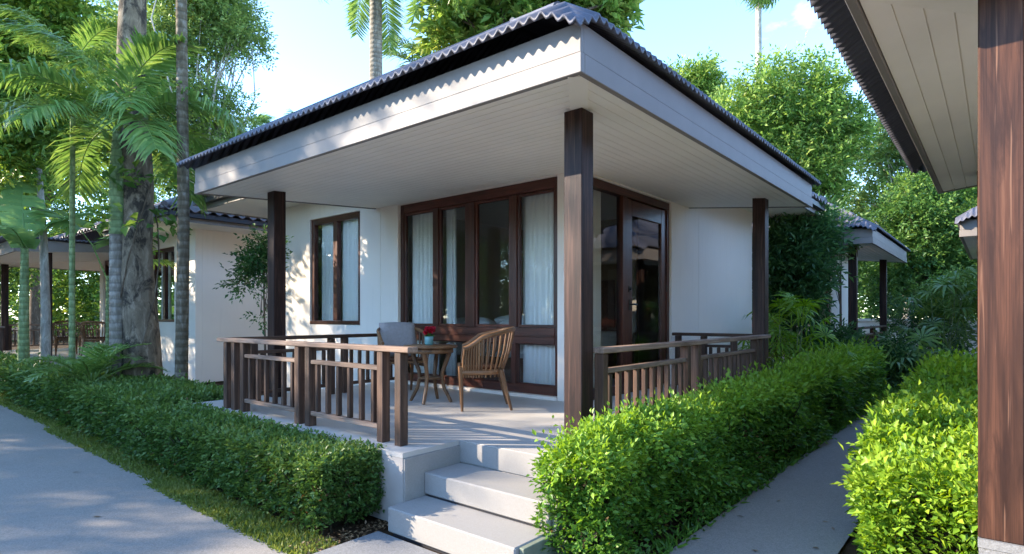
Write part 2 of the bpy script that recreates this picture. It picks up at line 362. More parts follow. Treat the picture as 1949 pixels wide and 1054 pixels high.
# ------------------------------------------------------------------ the bungalow
ORG = (8.0, 7.0, 0.0)
FX, FY, EX, EY = 3.02, 1.97, 8.75, 7.50        # porch fascia lines
DECK = 0.54
def make_house():
    R = empty('bungalow', ORG)
    def P(mb, name, mat, par=None): return mb.build(name, M[mat], par or R, ORG)
    # deck, steps
    P(MB().prism([(3.37, 2.15), (8.25, 2.15), (8.25, 3.72), (5.72, 3.72), (5.72, 7.15), (2.78, 7.15), (2.78, 3.35), (3.37, 3.35)], 0.0, 0.50), 'deck_plinth', 'deckside')
    P(MB().prism([(3.365, 2.145), (8.255, 2.145), (8.255, 3.72), (5.72, 3.72), (5.72, 7.155), (2.775, 7.155), (2.775, 3.345), (3.365, 3.345)], 0.502, DECK), 'deck', 'deck')
    P(MB().box(3.355, 3.368, 2.16, 3.34, 0.37, 0.535, 0.002), 'riser', 'step')
    P(MB().box(2.785, 3.36, 3.331, 3.349, 0.0, 0.50, 0.002), 'cheek_wall', 'step')
    P(MB().box(2.625, 2.985, 2.16, 3.33, 0.014, 0.19, 0.009), 'step', 'step')
    P(MB().box(2.968, 3.354, 2.16, 3.33, 0.203, 0.365, 0.009), 'step', 'step')
    P(MB().box(2.66, 2.96, 2.18, 3.31, -0.02, 0.013, 0.001).box(2.99, 3.36, 2.18, 3.31, -0.02, 0.20, 0.001), 'step_footing', 'gutter')
    P(MB().box(2.66, 3.36, 2.120, 2.158, 0.0, 0.185, 0.004).box(2.99, 3.36, 2.118, 2.157, 0.187, 0.36, 0.004), 'step_side', 'moss')
    # walls
    t = 0.15
    def wall(x0, x1, y0, y1, z0, z1, n='wall_panel'): P(MB().box(x0, x1, y0, y1, z0, z1, 0.004), n, 'wall')
    X, Y = 5.69, 3.70; top = 3.62
    wall(X, X+t, Y, 4.03, 0.0, top)                                   # corner column
    wall(X, X+t, 4.032, 6.968, 3.222, top, 'wall_lintel')
    wall(X-0.03, X+t, 4.032, 6.968, 0.0, 0.578, 'screen_plinth')
    wall(X, X+t, 6.97, 7.388, 0.0, top); wall(X, X+t, 7.392, 7.92, 0.0, top)
    wall(X, X+t, 7.922, 9.388, 0.0, 1.40, 'window_apron'); wall(X, X+t, 7.922, 9.388, 3.25, top, 'wall_lintel')
    wall(X, X+t, 9.39, 10.60, 0.0, top)
    wall(X+t+0.002, 5.95, Y, Y+t, 0.0, top)
    wall(5.952, 8.128, Y, Y+t, 3.21, top, 'wall_lintel')
    wall(8.13, 9.148, Y, Y+t, 0.0, top); wall(9.152, 11.80, Y, Y+t, 0.0, top)
    wall(11.65, 11.80, Y+t+0.002, 10.45, 0.0, top); wall(X+t+0.002, 11.80, 10.452, 10.60, 0.0, top)
    # glazed screen on the porch side
    scr = P(MB().box(5.74, 5.83, 6.90, 6.967, 0.58, 3.22), 'glazed_screen', 'frame_z')
    Q = lambda mb, n, mt: P(mb, n, mt, scr)
    Q(MB().box(5.74, 5.83, 4.033, 4.10, 0.58, 3.22), 'jamb', 'frame_z')
    Q(MB().box(5.742, 5.832, 4.102, 6.898, 3.09, 3.22), 'head', 'frame_y')
    Q(MB().box(5.742, 5.832, 4.102, 6.898, 0.58, 0.69), 'sill', 'frame_y')
    Q(MB().box(5.735, 5.828, 4.102, 6.898, 1.20, 1.40), 'transom', 'frame_y')
    Q(MB().box(5.722, 5.734, 4.11, 6.89, 1.285, 1.31), 'transom_bead', 'frame_y')
    muls = [(6.19, 0.05), (5.51, 0.08), (4.75, 0.055)]
    for y, h in muls:
        Q(MB().box(5.738, 5.834, y-h, y+h, 1.402, 3.088), 'mullion', 'frame_z')
    Q(MB().box(5.738, 5.834, 5.44, 5.58, 0.692, 1.198), 'mullion', 'frame_z')
    Q(MB().box(5.738, 5.834, 4.71, 4.79, 0.692, 1.198), 'mullion', 'frame_z')
    ys = [6.90] + [v for y, h in muls for v in (y+h, y-h)] + [4.10]
    def pane(y0, y1, z0, z1, x=5.785, w=0.035):
        if w:
            Q(MB().box(x-.028, x+.022, y0-w, y0, z0, z1), 'sash_stile', 'frame_z'); Q(MB().box(x-.028, x+.022, y1, y1+w, z0, z1), 'sash_stile', 'frame_z')
            Q(MB().box(x-.026, x+.020, y1+w, y0-w, z1-w, z1-.001), 'sash_rail', 'frame_y'); Q(MB().box(x-.026, x+.020, y1+w, y0-w, z0+.001, z0+w), 'sash_rail', 'frame_y')
        Q(MB().add([(x, y0-w, z0+w), (x, y1+w, z0+w), (x, y1+w, z1-w), (x, y0-w, z1-w)], [(0, 1, 2, 3)]), 'pane', 'glass')
    for i in range(4): pane(ys[2*i], ys[2*i+1], 1.402, 3.088)
    pane(6.90, 5.58, 0.692, 1.198, w=0.012); pane(5.44, 4.79, 0.692, 1.198, w=0.012); pane(4.71, 4.10, 0.692, 1.198, w=0.012)
    # bedroom window
    win = P(MB().box(5.72, 5.80, 9.30, 9.387, 1.402, 3.248), 'window', 'frame_z')
    Q = lambda mb, n, mt: P(mb, n, mt, win)
    Q(MB().box(5.72, 5.80, 7.923, 8.01, 1.402, 3.248), 'jamb', 'frame_z'); Q(MB().box(5.72, 5.80, 8.60, 8.72, 1.47, 3.15), 'mullion', 'frame_z')
    Q(MB().box(5.722, 5.802, 8.012, 9.298, 3.152, 3.248), 'head', 'frame_y'); Q(MB().box(5.68, 5.80, 7.93, 9.38, 1.404, 1.468), 'sill', 'frame_y')
    for y0, y1 in ((9.30, 8.72), (8.60, 8.01)):
        Q(MB().add([(5.765, y0, 1.468), (5.765, y1, 1.468), (5.765, y1, 3.152), (5.765, y0, 3.152)], [(0, 1, 2, 3)]), 'pane', 'glass')
    # entrance: side light and glazed door
    ent = P(MB().box(5.953, 8.127, 3.73, 3.83, 3.10, 3.207), 'entrance_frame', 'frame_x')
    Q = lambda mb, n, mt: P(mb, n, mt, ent)
    Q(MB().box(5.953, 6.00, 3.732, 3.828, 0.55, 3.098), 'jamb', 'frame_z'); Q(MB().box(8.05, 8.126, 3.732, 3.832, 0.55, 3.098), 'jamb', 'frame_z')
    Q(MB().box(6.74, 6.87, 3.732, 3.832, 0.55, 3.098), 'mullion', 'frame_z'); Q(MB().box(6.002, 6.738, 3.735, 3.83, 0.55, 0.66), 'sill', 'frame_x')
    Q(MB().add([(6.0, 3.78, 0.66), (6.74, 3.78, 0.66), (6.74, 3.78, 3.10), (6.0, 3.78, 3.10)], [(0, 1, 2, 3)]), 'pane', 'glass')
    door = P(MB().box(6.875, 7.02, 3.75, 3.80, 0.56, 3.09), 'door', 'frame_z')
    Q = lambda mb, n, mt: P(mb, n, mt, door)
    Q(MB().box(7.90, 8.045, 3.75, 3.80, 0.56, 3.09), 'stile', 'frame_z'); Q(MB().box(7.022, 7.898, 3.752, 3.798, 2.88, 3.088), 'top_rail', 'frame_x')
    Q(MB().box(7.022, 7.898, 3.752, 3.798, 0.562, 0.80), 'bottom_rail', 'frame_x')
    Q(MB().add([(7.02, 3.776, 0.80), (7.90, 3.776, 0.80), (7.90, 3.776, 2.88), (7.02, 3.776, 2.88)], [(0, 1, 2, 3)]), 'pane', 'glass')
    Q(MB().box(6.915, 6.965, 3.738, 3.749, 1.86, 1.94, .006).tube([(6.94, 3.739, 1.90), (6.94, 3.715, 1.90)], 0.016, 10), 'deadlock', 'dark')
    Q(MB().box(6.922, 6.958, 3.738, 3.749, 1.62, 1.76, .005).tube([(6.94, 3.74, 1.70), (6.94, 3.69, 1.70)], 0.011, 8).tube([(6.94, 3.695, 1.70), (7.0, 3.69, 1.70), (7.06, 3.69, 1.695)], [.012, .011, .009], 8), 'door_handle', 'dark')
    for z in (0.9, 1.9, 2.7): Q(MB().tube([(8.048, 3.742, z), (8.048, 3.742, z+.1)], .008, 6), 'hinge', 'dark')
    # posts
    for x, y in ((3.60, 2.33), (3.66, 6.85), (7.95, 2.33)):
        zt = DECK + 2.545 if x > 5 or y < 5 else DECK + 2.535
        P(MB().box(x, x+.16, y, y+.16, DECK, 3.064 if y < 5 and x < 5 else zt+.03, 0.006), 'post', 'post_z')
    # fascia boards
    P(MB().box(FX-.018, FX+.018, FY-.018, EY, 3.153, 3.335, .003), 'fascia_board', 'fascia'); P(MB().box(FX-.026, FX+.018, FY-.026, EY+.004, 3.025, 3.150, .004), 'fascia_board', 'fascia')
    P(MB().box(FX+.019, EX, FY-.018, FY+.018, 3.153, 3.335, .003), 'fascia_board', 'fascia'); P(MB().box(FX+.019, EX+.004, FY-.026, FY+.018, 3.025, 3.150, .004), 'fascia_board', 'fascia')
    P(MB().prism([(FX+.02, EY-.018), (5.68, EY-.018), (5.68, EY+.018), (FX+.02, EY+.018)], lambda p: 3.028+.0712*(p[0]-FX), 3.335), 'end_fascia', 'fascia')
    P(MB().prism([(EX-.018, FY+.02), (EX+.018, FY+.02), (EX+.018, 3.69), (EX-.018, 3.69)], lambda p: 3.028+.11*(p[1]-FY), 3.335), 'end_fascia', 'fascia')
    # soffit boards, mitred along the line from the fascia corner to the corner of the room
    kx, ky = (5.69-FX), (3.70-FY)
    za = lambda x: 3.04+0.19*(x-FX)/kx; zb = lambda y: 3.04+0.19*(y-FY)/ky
    n = 25; w = (5.69-FX-.02)/n
    for i in range(n):
        x0 = FX+.02+i*w+.0045; x1 = x0+w-.009; s = lambda x: FY+(x-FX)*ky/kx+.012
        P(MB().prism([(x0, s(x0)), (x1, s(x1)), (x1, EY-.02), (x0, EY-.02)], lambda p: za(p[0]), lambda p: za(p[0])+.014), 'soffit_board', 'soffit')
    n = 15; w = (3.70-FY-.02)/n
    for i in range(n):
        y0 = FY+.02+i*w+.0035; y1 = y0+w-.007; s = lambda y: FX+(y-FY)*kx/ky+.012
        P(MB().prism([(s(y0), y0), (EX-.02, y0), (EX-.02, y1), (s(y1), y1)], lambda p: zb(p[1]), lambda p: zb(p[1])+.014), 'soffit_board', 'soffit')
    P(MB().prism([(FX+.02, FY+.02), (5.68, 3.69), (5.68, EY-.02), (FX+.02, EY-.02)], lambda p: za(p[0])+.011, lambda p: za(p[0])+.03), 'soffit_lining', 'soffit'); P(MB().prism([(FX+.03, FY+.02), (EX-.02, FY+.02), (EX-.02, 3.69), (5.69, 3.69)], lambda p: zb(p[1])+.011, lambda p: zb(p[1])+.03), 'soffit_lining', 'soffit')
    d = Vector((kx, ky, 0)).normalized(); nrm = Vector((-d.y, d.x, 0))*.065
    c0 = Vector((FX+.03, FY+.03, 0)); c1 = Vector((5.66, 3.68, 0)); zz = lambda p: 3.022+0.19*(p[0]-FX)/kx
    P(MB().prism([tuple((c0+nrm)[:2]), tuple((c0-nrm)[:2]), tuple((c1-nrm)[:2]), tuple((c1+nrm)[:2])][::-1], zz, lambda p: zz(p)+.02), 'hip_batten', 'soffit')
    # main roof eaves
    ez = 3.56; X0, X1, Y0, Y1 = 4.75, 12.80, 2.75, 11.60
    P(MB().box(X0+.02, 5.688, EY+.03, Y1-.02, ez, ez+.02), 'eave_soffit', 'soffit'); P(MB().box(8.90, X1-.02, Y0+.02, 3.698, ez, ez+.02), 'eave_soffit', 'soffit')
    P(MB().box(5.692, X1-.02, 10.602, Y1-.02, ez, ez+.02), 'eave_soffit', 'soffit'); P(MB().box(11.802, X1-.02, 3.70, 10.60, ez, ez+.02), 'eave_soffit', 'soffit')
    P(MB().box(X0-.015, X0+.015, EY+.03, Y1+.015, ez-.02, ez+.16), 'eave_fascia', 'fascia'); P(MB().box(8.90, X1+.015, Y0-.015, Y0+.015, ez-.02, ez+.16), 'eave_fascia', 'fascia')
    P(MB().box(X0+.016, X1, Y1-.015, Y1+.015, ez-.02, ez+.16), 'eave_fascia', 'fascia'); P(MB().box(X1-.015, X1+.015, Y0+.016, Y1-.016, ez-.02, ez+.16), 'eave_fascia', 'fascia')
    P(MB().box(X0-.11, X0-.017, EY+.03, Y1+.1, ez+.07, ez+.17), 'gutter', 'gutter'); P(MB().box(8.90, X1+.1, Y0-.11, Y0-.017, ez+.07, ez+.17), 'gutter', 'gutter')
    P(MB().box(X0-.01, X1+.1, Y1+.017, Y1+.11, ez+.07, ez+.17), 'gutter', 'gutter')
    return R

def slope(mk, name, mat, R, mapf, u0, u1, D, z0, s, lam, amp, course, step, seg, spw=8, thick=0.014, ph=0.0, dip=0.0):
    """one hipped roof slope, cut into sheets; mapf(u, d) gives the plan position"""
    n = max(1, round((u1-u0)/seg)); cuts = np.linspace(u0, u1, n+1)
    for a, b in zip(cuts[:-1], cuts[1:]):
        k = max(4, int((b-a)/lam*spw)); us = np.linspace(a, b-.002, k+1); dm = np.minimum(np.minimum(us-u0, u1-us), D).clip(0)
        nc = int(math.ceil(dm.max()/course)); rows = []
        for c in range(nc): rows += [(c*course, step), ((c+1)*course, 0.0)]
        h = amp*np.cos(2*PI*(us-u0)/lam+ph)-dip*np.clip(1-(us-u0)/(2.0*abs(dip)+1e-6), 0, 1); V = []
        for d, st in rows:
            dd = np.minimum(d, dm); x, y = mapf(us, dd); V.append(np.stack([x, y, z0+s*dd+h+st], 1))
        nr = len(rows)
        for dd in (np.zeros_like(us), dm): x, y = mapf(us, dd); V.append(np.stack([x, y, z0+s*dd+h-thick], 1))
        V = np.concatenate(V); F = []; w = k+1
        for r in range(nr-1):
            for i in range(k):
                if rows[r][0] < dm[i] or rows[r][0] < dm[i+1]: F.append((r*w+i, r*w+i+1, (r+1)*w+i+1, (r+1)*w+i))
        for i in range(k):
            F.append((nr*w+i, (nr+1)*w+i, (nr+1)*w+i+1, nr*w+i+1)); F.append((i, nr*w+i, nr*w+i+1, i+1))
        me = np_mesh(name, V-np.array(ORG), np.array(F), smooth=False)
        sm = np.ones(len(F), dtype=bool); me.polygons.foreach_set('use_smooth', sm)
        link(name, me, M[mat], R)

def porch_roof(R, s=0.66, y0=1.88):
    x0, x1, y1, z0 = 2.845, 8.95, 7.65, 3.375; D = min(x1-x0, y1-y0)/2
    kw = dict(z0=z0, s=s, lam=.086, amp=.017, course=.42, step=.010, seg=0.86, spw=7)
    slope(0, 'roof_sheet', 'sheet', R, lambda u, d: (x0+d, u), y0, y1, D, dip=.12, **kw); slope(0, 'roof_sheet', 'sheet', R, lambda u, d: (x1-d, u), y0, y1, D, **kw)
    slope(0, 'roof_sheet', 'sheet', R, lambda u, d: (u, y0+d), x0, x1, D, dip=.13, **kw); slope(0, 'roof_sheet', 'sheet', R, lambda u, d: (u, y1-d), x0, x1, D, **kw)
    zt = z0+s*D
    for (a, b, c, d) in ((x0, y0, 1, 1), (x1, y0, -1, 1), (x0, y1, 1, -1), (x1, y1, -1, -1)):
        MB().tube([(a+c*.45, b+d*.45, z0+s*.45), (a+c*D, b+d*D, zt)], .035, 8).build('hip_cap', M['sheet'], R, ORG)
    MB().tube([(x0+D, (y0+y1)/2, zt+.03), (x1-D, (y0+y1)/2, zt)], .045, 8).build('ridge_cap', M['sheet'], R, ORG)
MR = dict(x0=4.60, x1=12.95, y0=2.60, y1=11.75, z0=3.77, s=0.50)
def main_roof(R, tiles=False):
    q = MR; D = (q['x1']-q['x0'])/2; kw = dict(z0=q['z0'], s=q['s'], lam=.25, amp=.035, course=.33, step=.022, seg=99, spw=8)
    if not tiles: slope(0, 'tiled_slope', 'tile', R, lambda u, d: (q['x0']+d, u), q['y0'], q['y1'], D, **kw)
    else:
        me = None; k = 0; lam, co = .25, .33
        us = np.linspace(-lam/2, lam/2, 9); h = .04*np.cos(2*PI*us/lam); V = []
        for d, z in ((-.02, .028), (co+.02, 0.004)):
            V.append(np.stack([np.full(9, d), us, q['s']*d+h+z], 1)); V.append(np.stack([np.full(9, d), us, q['s']*d+h+z-.014], 1))
        V = np.concatenate(V); F = [(i, i+1, 18+i+1, 18+i) for i in range(8)] + [(9+i, i, i+1, 9+i+1)[::-1] for i in range(8)] + [(9+i, 27+i, 27+i+1, 9+i+1) for i in range(8)]
        me = np_mesh('roof_tile', V, np.array(F), smooth=True); me.materials.append(M['tile'])
        c = 0
        while c*co < D:
            n = int((q['y1']-q['y0']-2*c*co)/lam)
            for j in range(n):
                if k >= 299: break
                y = q['y1']-c*co-.12-j*lam
                o = link('roof_tile', me, None, R, (q['x0']+c*co-ORG[0], y-ORG[1], q['z0']-ORG[2]+q['s']*c*co)); k += 1
            c += 1
        MB().prism([(q['x0']+.03, q['y0']+.03), (q['x0']+D, q['y0']+D), (q['x0']+D, q['y1']-D), (q['x0']+.03, q['y1']-.03)], lambda p: q['z0']+q['s']*(p[0]-q['x0'])-.06, lambda p: q['z0']+q['s']*(p[0]-q['x0'])-.045).build('roof_underlay', M['tile'], R, ORG)
    slope(0, 'tiled_slope', 'tile', R, lambda u, d: (q['x1']-d, u), q['y0'], q['y1'], D, **kw)
    slope(0, 'tiled_slope', 'tile', R, lambda u, d: (u, q['y0']+d), q['x0'], q['x1'], D, **kw); slope(0, 'tiled_slope', 'tile', R, lambda u, d: (u, q['y1']-d), q['x0'], q['x1'], D, **kw)
    zt = q['z0']+q['s']*D
    for (a, b, c, d) in ((q['x0'], q['y0'], 1, 1), (q['x1'], q['y0'], -1, 1), (q['x0'], q['y1'], 1, -1), (q['x1'], q['y1'], -1, -1)):
        MB().tube([(a+c*.05, b+d*.05, q['z0']+.06), (a+c*D, b+d*D, zt+.05)], .08, 8).build('hip_cap', M['tile'], R, ORG)
    MB().tube([(q['x0']+D, q['y0']+D, zt+.05), (q['x0']+D, q['y1']-D, zt+.05)], .08, 8).build('ridge_cap', M['tile'], R, ORG)

house = make_house()
HG = 'white bungalows of the same design'
def place(o, dx, c):
    if c is not None: o.location.y = c - ORG[1]; o.scale.y = -1
    o.location.x = ORG[0] + dx; return o
DX = 10.75; CM = 2.50; CL = 24.8
h_left = place(copy_tree(house), 0.0, CL); porch_roof(h_left, 0.05); main_roof(h_left, tiles=True)
h_right = place(copy_tree(house), 0.0, CM); porch_roof(h_right, 0.66, 1.66); main_roof(h_right)
porch_roof(house); main_roof(house)
h_back = place(copy_tree(house), DX, None); h_far = place(copy_tree(house), DX, CM)
tag(house, 'white bungalow with open corner porch, concrete steps and glazed brown door', 'bungalow', HG)
tag(h_left, 'bungalow behind the palm trunks, past the small window beside the thick tree', 'bungalow', HG)
tag(h_back, 'smaller looking bungalow at the end of the side path behind shrubs', 'bungalow', HG)
tag(h_right, 'bungalow cut off by the frame, big reddish timber post and cream soffit', 'bungalow', HG)
tag(h_far, 'roof corner of a distant bungalow just beside the big reddish post', 'bungalow', HG)

# room behind the glass of the near bungalow
def P(mb, name, mat, par=house): return mb.build(name, M[mat], par, ORG)
P(MB().box(5.73, 11.64, 3.87, 10.44, 0.40, 0.56, .002), 'room_floor', 'roomfloor')
P(MB().box(5.85, 11.64, 3.86, 10.44, 3.30, 3.34, .002), 'room_ceiling', 'roomwall')
P(MB().box(9.3, 9.4, 4.9, 10.44, 0.56, 3.30, .002), 'room_partition', 'tan')
P(MB().box(9.26, 9.295, 5.3, 7.0, 0.56, 2.2, .01), 'headboard_panel', 'roomfloor')
P(MB().box(5.86, 9.3, 7.55, 7.65, 0.56, 3.30, .002), 'room_partition', 'roomwall')

# ------------------------------------------------------------------ railings
RG = 'timber porch railings'
def railing(p, q, posts, gaps, label, dark=False, nb=6):
    """from p to q along one axis; posts at distances along it; gaps are (from, to, count) panels"""
    ax = 0 if abs(q[0]-p[0]) > abs(q[1]-p[1]) else 1; Lr = abs(q[ax]-p[ax]); sg = 1 if q[ax] > p[ax] else -1
    R = empty('railing', (p[0], p[1], DECK)); tag(R, label, 'railing', RG); o = (p[0], p[1], DECK)
    top = 'rail_' if dark else 'bleach_'; a = 'xy'[ax]
    def bx(u0, u1, w, z0, z1, c=.004):
        A, B = p[ax]+sg*u0, p[ax]+sg*u1; oth = p[1-ax]
        return MB().box(A, B, oth-w/2, oth+w/2, DECK+z0, DECK+z1, c) if ax == 0 else MB().box(oth-w/2, oth+w/2, A, B, DECK+z0, DECK+z1, c)
    bx(0, Lr, .10, .722, .766, .006).build('top_rail', M[top+a], R, o)
    for u in posts: bx(u-.037, u+.037, .078, .0, .720).build('rail_post', M['rail_z'], R, o)
    for u0, u1, n in gaps:
        bx(u0, u1, .055, .568, .606).build('upper_rail', M[top+a], R, o); bx(u0, u1, .055, .10, .14).build('lower_rail', M[top+a], R, o)
        for i in range(n):
            u = u0+(u1-u0)*(i+.5)/n; bx(u-.02, u+.02, .04, .142, .566).build('baluster', M['rail_z'], R, o)
    return R
def rail_set():
    a = railing((2.94, 3.42), (2.94, 6.66), [.14, .36, 1.42, 1.60, 2.68, 2.88, 3.06], [(.40, 1.38, 6), (1.64, 2.64, 6)], 'sun bleached railing with two panels, right beside the concrete steps')
    b = railing((3.0, 6.60), (5.66, 6.60), [.10, .28, 1.3, 1.5, 2.5], [(.32, 1.26, 7), (1.54, 2.46, 7)], 'dark railing behind the bleached one, running to the white window wall', True)
    c = railing((3.77, 2.30), (7.94, 2.30), [.05, 1.60, 1.85, 3.65, 3.85], [(.09, 1.56, 10), (1.89, 3.61, 12)], 'railing above the bright hedge, in front of the glazed door')
    d = railing((8.10, 2.36), (8.10, 3.66), [.10, .42, .84, 1.22], [(.46, .80, 3)], 'short dark railing against the pinkish wall beyond the glazed door', True)
    return a, b, c, d
rails = rail_set()
def rail_copy(i, dx, c, label):
    o = copy_tree(rails[i]); o.location.x += dx
    if c is not None: o.location.y = c - o.location.y; o.scale.y = -1
    o['label'] = label
rail_copy(0, 0, CL, 'shaded railing on the front of the porch behind the palm trunks')
rail_copy(2, 0, CL, 'shaded railing along the near end of the porch behind the palm trunks')
rail_copy(0, DX, None, 'small railing on the front of the porch at the side path end')
rail_copy(2, DX, None, 'small railing between the two posts at the side path end')

# ------------------------------------------------------------------ porch furniture
def make_chair(label):
    R = empty('armchair', (0, 0, 0)); tag(R, label, 'chair', 'slatted teak tub chairs')
    for sy in (1, -1):
        MB().tube([(.235, sy*.25, .475), (.225, sy*.25, .30), (.215, sy*.245, 0)], [.026, .022, .014], 8).build('leg', M['teak_z'], R)
        MB().tube([(-.20, sy*.20, .43), (-.25, sy*.21, .22), (-.31, sy*.22, 0)], [.028, .023, .015], 8).build('leg', M['teak_z'], R)
    def U(t, rx, ry, x0):      # tub outline, t from 0 to 1 round the back
        s = 0.26
        if t < s: return (x0-(t/s)*x0, ry)
        if t > 1-s: return (x0-((1-t)/s)*x0, -ry)
        th = PI*(t-s)/(1-2*s); return (-rx*math.sin(th), ry*math.cos(th))
    lo = lambda t: (*U(t, .235, .255, .215), .41)
    def hi(t):
        x, y = U(t, .36, .30, .20); e = max(0, math.sin(PI*t)); return (x, y, .665+.20*e**1.6)
    N = 40; ts = [i/N for i in range(N+1)]
    MB().tube([hi(t) for t in ts], .019, 8, squash=1.3).build('top_rail', M['teak_x'], R)
    MB().tube([lo(t) for t in ts], .020, 6, squash=1.5).build('seat_rim', M['teak_x'], R)
    MB().box(-.16, .215, -.235, .235, .405, .435, .006).build('seat', M['teak_x'], R)
    n = 30
    for i in range(n):
        t = .012+.976*i/(n-1); a, b = Vector(lo(t)), Vector(hi(t)); out = Vector((a.x-.02 if abs(a.x) > .01 else 0, a.y, 0)).normalized()*.018
        a0 = a - Vector((0, 0, .055)); mid = (a+b)/2+out
        MB().tube([a0, a, mid, b], [.011, .0115, .0115, .010], 5, cap=False).build('slat', M['teak_z'], R)
    MB().box(-.15, .20, -.21, .21, .436, .475, .016).build('seat_pad', M['seat_cloth'], R)
    return R
chair = make_chair('teak tub chair standing in front of the glazed screen, slatted back to the steps')
chair.location = (4.72, 4.36, DECK); chair.rotation_euler = (0, 0, math.radians(136))
ch2 = copy_tree(chair); ch2.location = (4.90, 5.92, DECK); ch2.rotation_euler = (0, 0, math.radians(-113))
ch2['label'] = 'teak tub chair holding a grey back cushion, behind the round table'
for loc, rz, lb in (((4.7, 17.75, DECK), 60, 'shadowed tub chair on the far porch, the one nearer its wall'), ((4.3, 18.6, DECK), -100, 'shadowed tub chair on the far porch, the one nearer its railing')):
    c = copy_tree(chair); c.location = loc; c.rotation_euler = (0, 0, math.radians(rz)); c['label'] = lb
# grey cushion leaning on the second chair
def pillow(w, h, t, n=14, pinch=2.6):
    us = np.linspace(-1, 1, n); V = []; F = []
    for s in (1, -1):
        for a in us:
            for b in us:
                k = (1-abs(a)**pinch)*(1-abs(b)**pinch); V.append((s*t/2*max(k, 0)**.45, a*w/2*(1-.05*b*b), b*h/2*(1-.05*a*a)))
    for s in (0, 1):
        for i in range(n-1):
            for j in range(n-1):
                q = (s*n*n+i*n+j, s*n*n+(i+1)*n+j, s*n*n+(i+1)*n+j+1, s*n*n+i*n+j+1); F.append(q if s == 0 else q[::-1])
    return np_mesh('cushion', np.array(V), np.array(F), smooth=True)
cu = link('cushion', pillow(.50, .46, .15, pinch=5), M['grey_cloth']); a = math.radians(-113)
cu.location = (4.90-.19*math.cos(a), 5.92-.19*math.sin(a), DECK+.70); cu.rotation_euler = (0, math.radians(-12), a)
tag(cu, 'grey woven back cushion leaning in the chair behind the round table', 'cushion')

T = empty('side_table', (4.67, 5.12, DECK), 'round teak side table with curved legs between the two tub chairs', 'table', rz=.5)
MB().lathe([(0, .632), (.29, .632), (.315, .640), (.32, .652), (.315, .664), (0, .665)], n=40).build('table_top', M['teak_x'], T)
MB().lathe([(.245, .575), (.265, .575), (.265, .631), (.245, .631)], n=32).build('apron', M['teak_x'], T)
for k in range(4):
    c, s = math.cos(k*PI/2), math.sin(k*PI/2)
    pr = [(.245, .63), (.20, .50), (.145, .36), (.135, .28), (.165, .16), (.225, .05), (.25, 0)]
    MB().tube([(r*c, r*s, z) for r, z in pr], [.028, .027, .024, .023, .022, .021, .019], 8).build('leg', M['teak_z'], T)
MB().lathe([(0, .272), (.135, .272), (.145, .28), (.135, .29), (0, .29)], n=28).build('shelf', M['teak_x'], T)
V_ = empty('flower_vase', (4.65, 5.13, DECK+.666), 'small teal vase of red flowers on the round table', 'vase')
def m_teal():
    t = NT('teal_glazed_pot'); return t.fin((0.16, 0.34, 0.33), 0.15, 0.6)
M['teal'] = m_teal()
MB().lathe([(.0, 0), (.042, 0), (.050, .02), (.052, .06), (.055, .10), (.050, .10), (.046, .06), (.0, .05)], n=24).build('pot', M['teal'], V_)
# ------------------------------------------------------------------ leaves
def unit(a): return a/np.maximum(np.linalg.norm(a, axis=-1, keepdims=True), 1e-9)
def RS(seed): return np.random.RandomState(seed)
def sph(rg, n): return unit(rg.normal(size=(n, 3)))
def leaf_arrays(pos, tan, nor, L, Wd, fold=.22, droop=.10):
    n = len(pos); L = np.broadcast_to(np.asarray(L, float).reshape(-1, 1), (n, 1)); Wd = np.broadcast_to(np.asarray(Wd, float).reshape(-1, 1), (n, 1))
    t = unit(tan); nn = unit(nor-(nor*t).sum(1, keepdims=True)*t); w = np.cross(nn, t)
    mid = pos+t*L*.45; l = mid+w*Wd/2+nn*Wd*fold; r = mid-w*Wd/2+nn*Wd*fold; tip = pos+t*L-nn*L*droop
    return np.stack([pos, r, tip, l], 1).reshape(-1, 3)
def leaf_mesh(name, chunks):
    """chunks: list of (verts, per-leaf value)"""
    V = np.concatenate([c[0] for c in chunks]); v = np.concatenate([c[1] for c in chunks]); n = len(v)
    b = np.arange(n)[:, None]*4; F = np.stack([b+[0, 1, 2], b+[0, 2, 3]], 1).reshape(-1, 3)
    return np_mesh(name, V, F, np.repeat(v, 2))
def sprays(o, d, Ls, k, lL, lW, rg, up=.7, v=None, vj=.18, spread=.9):
    """k leaves set alternately along each twig (o origin, d direction)"""
    n = len(o); d = unit(d); a = sph(rg, n); side = unit(np.cross(d, a)); nr = np.cross(side, d)
    nr = nr*np.where(nr[:, 2:3] < 0, -1, 1); nr = unit(nr+np.array([0, 0, up])); side = unit(np.cross(nr, d)); out = []
    Ls = np.broadcast_to(np.asarray(Ls, float).reshape(-1, 1), (n, 1)); lL = np.broadcast_to(np.asarray(lL, float), (n,)); lW = np.broadcast_to(np.asarray(lW, float), (n,))
    v = np.zeros(n)+.5 if v is None else v
    for j in range(k):
        s = 1 if j % 2 else -1
        tan = d*.6+side*s*spread+rg.normal(size=(n, 3))*.25 if j < k-1 else d+rg.normal(size=(n, 3))*.15
        p = o+d*Ls*((j+.6)/k); q = .6+.8*rg.rand(n)
        out.append((leaf_arrays(p, tan, nr+rg.normal(size=(n, 3))*.35, lL*q, lW*q), np.clip(v+rg.normal(size=n)*vj+.10*(j/k), 0, 1)))
    return out
def lump(p, f, seed=0):
    a = p*f; return (np.sin(a[:, 0]*1.7+seed)*np.cos(a[:, 1]*1.3+seed*2)+np.sin(a[:, 2]*2.1+a[:, 0]*.8+seed)+np.sin(a[:, 1]*2.7+1.3*a[:, 2])*.7)/2.7

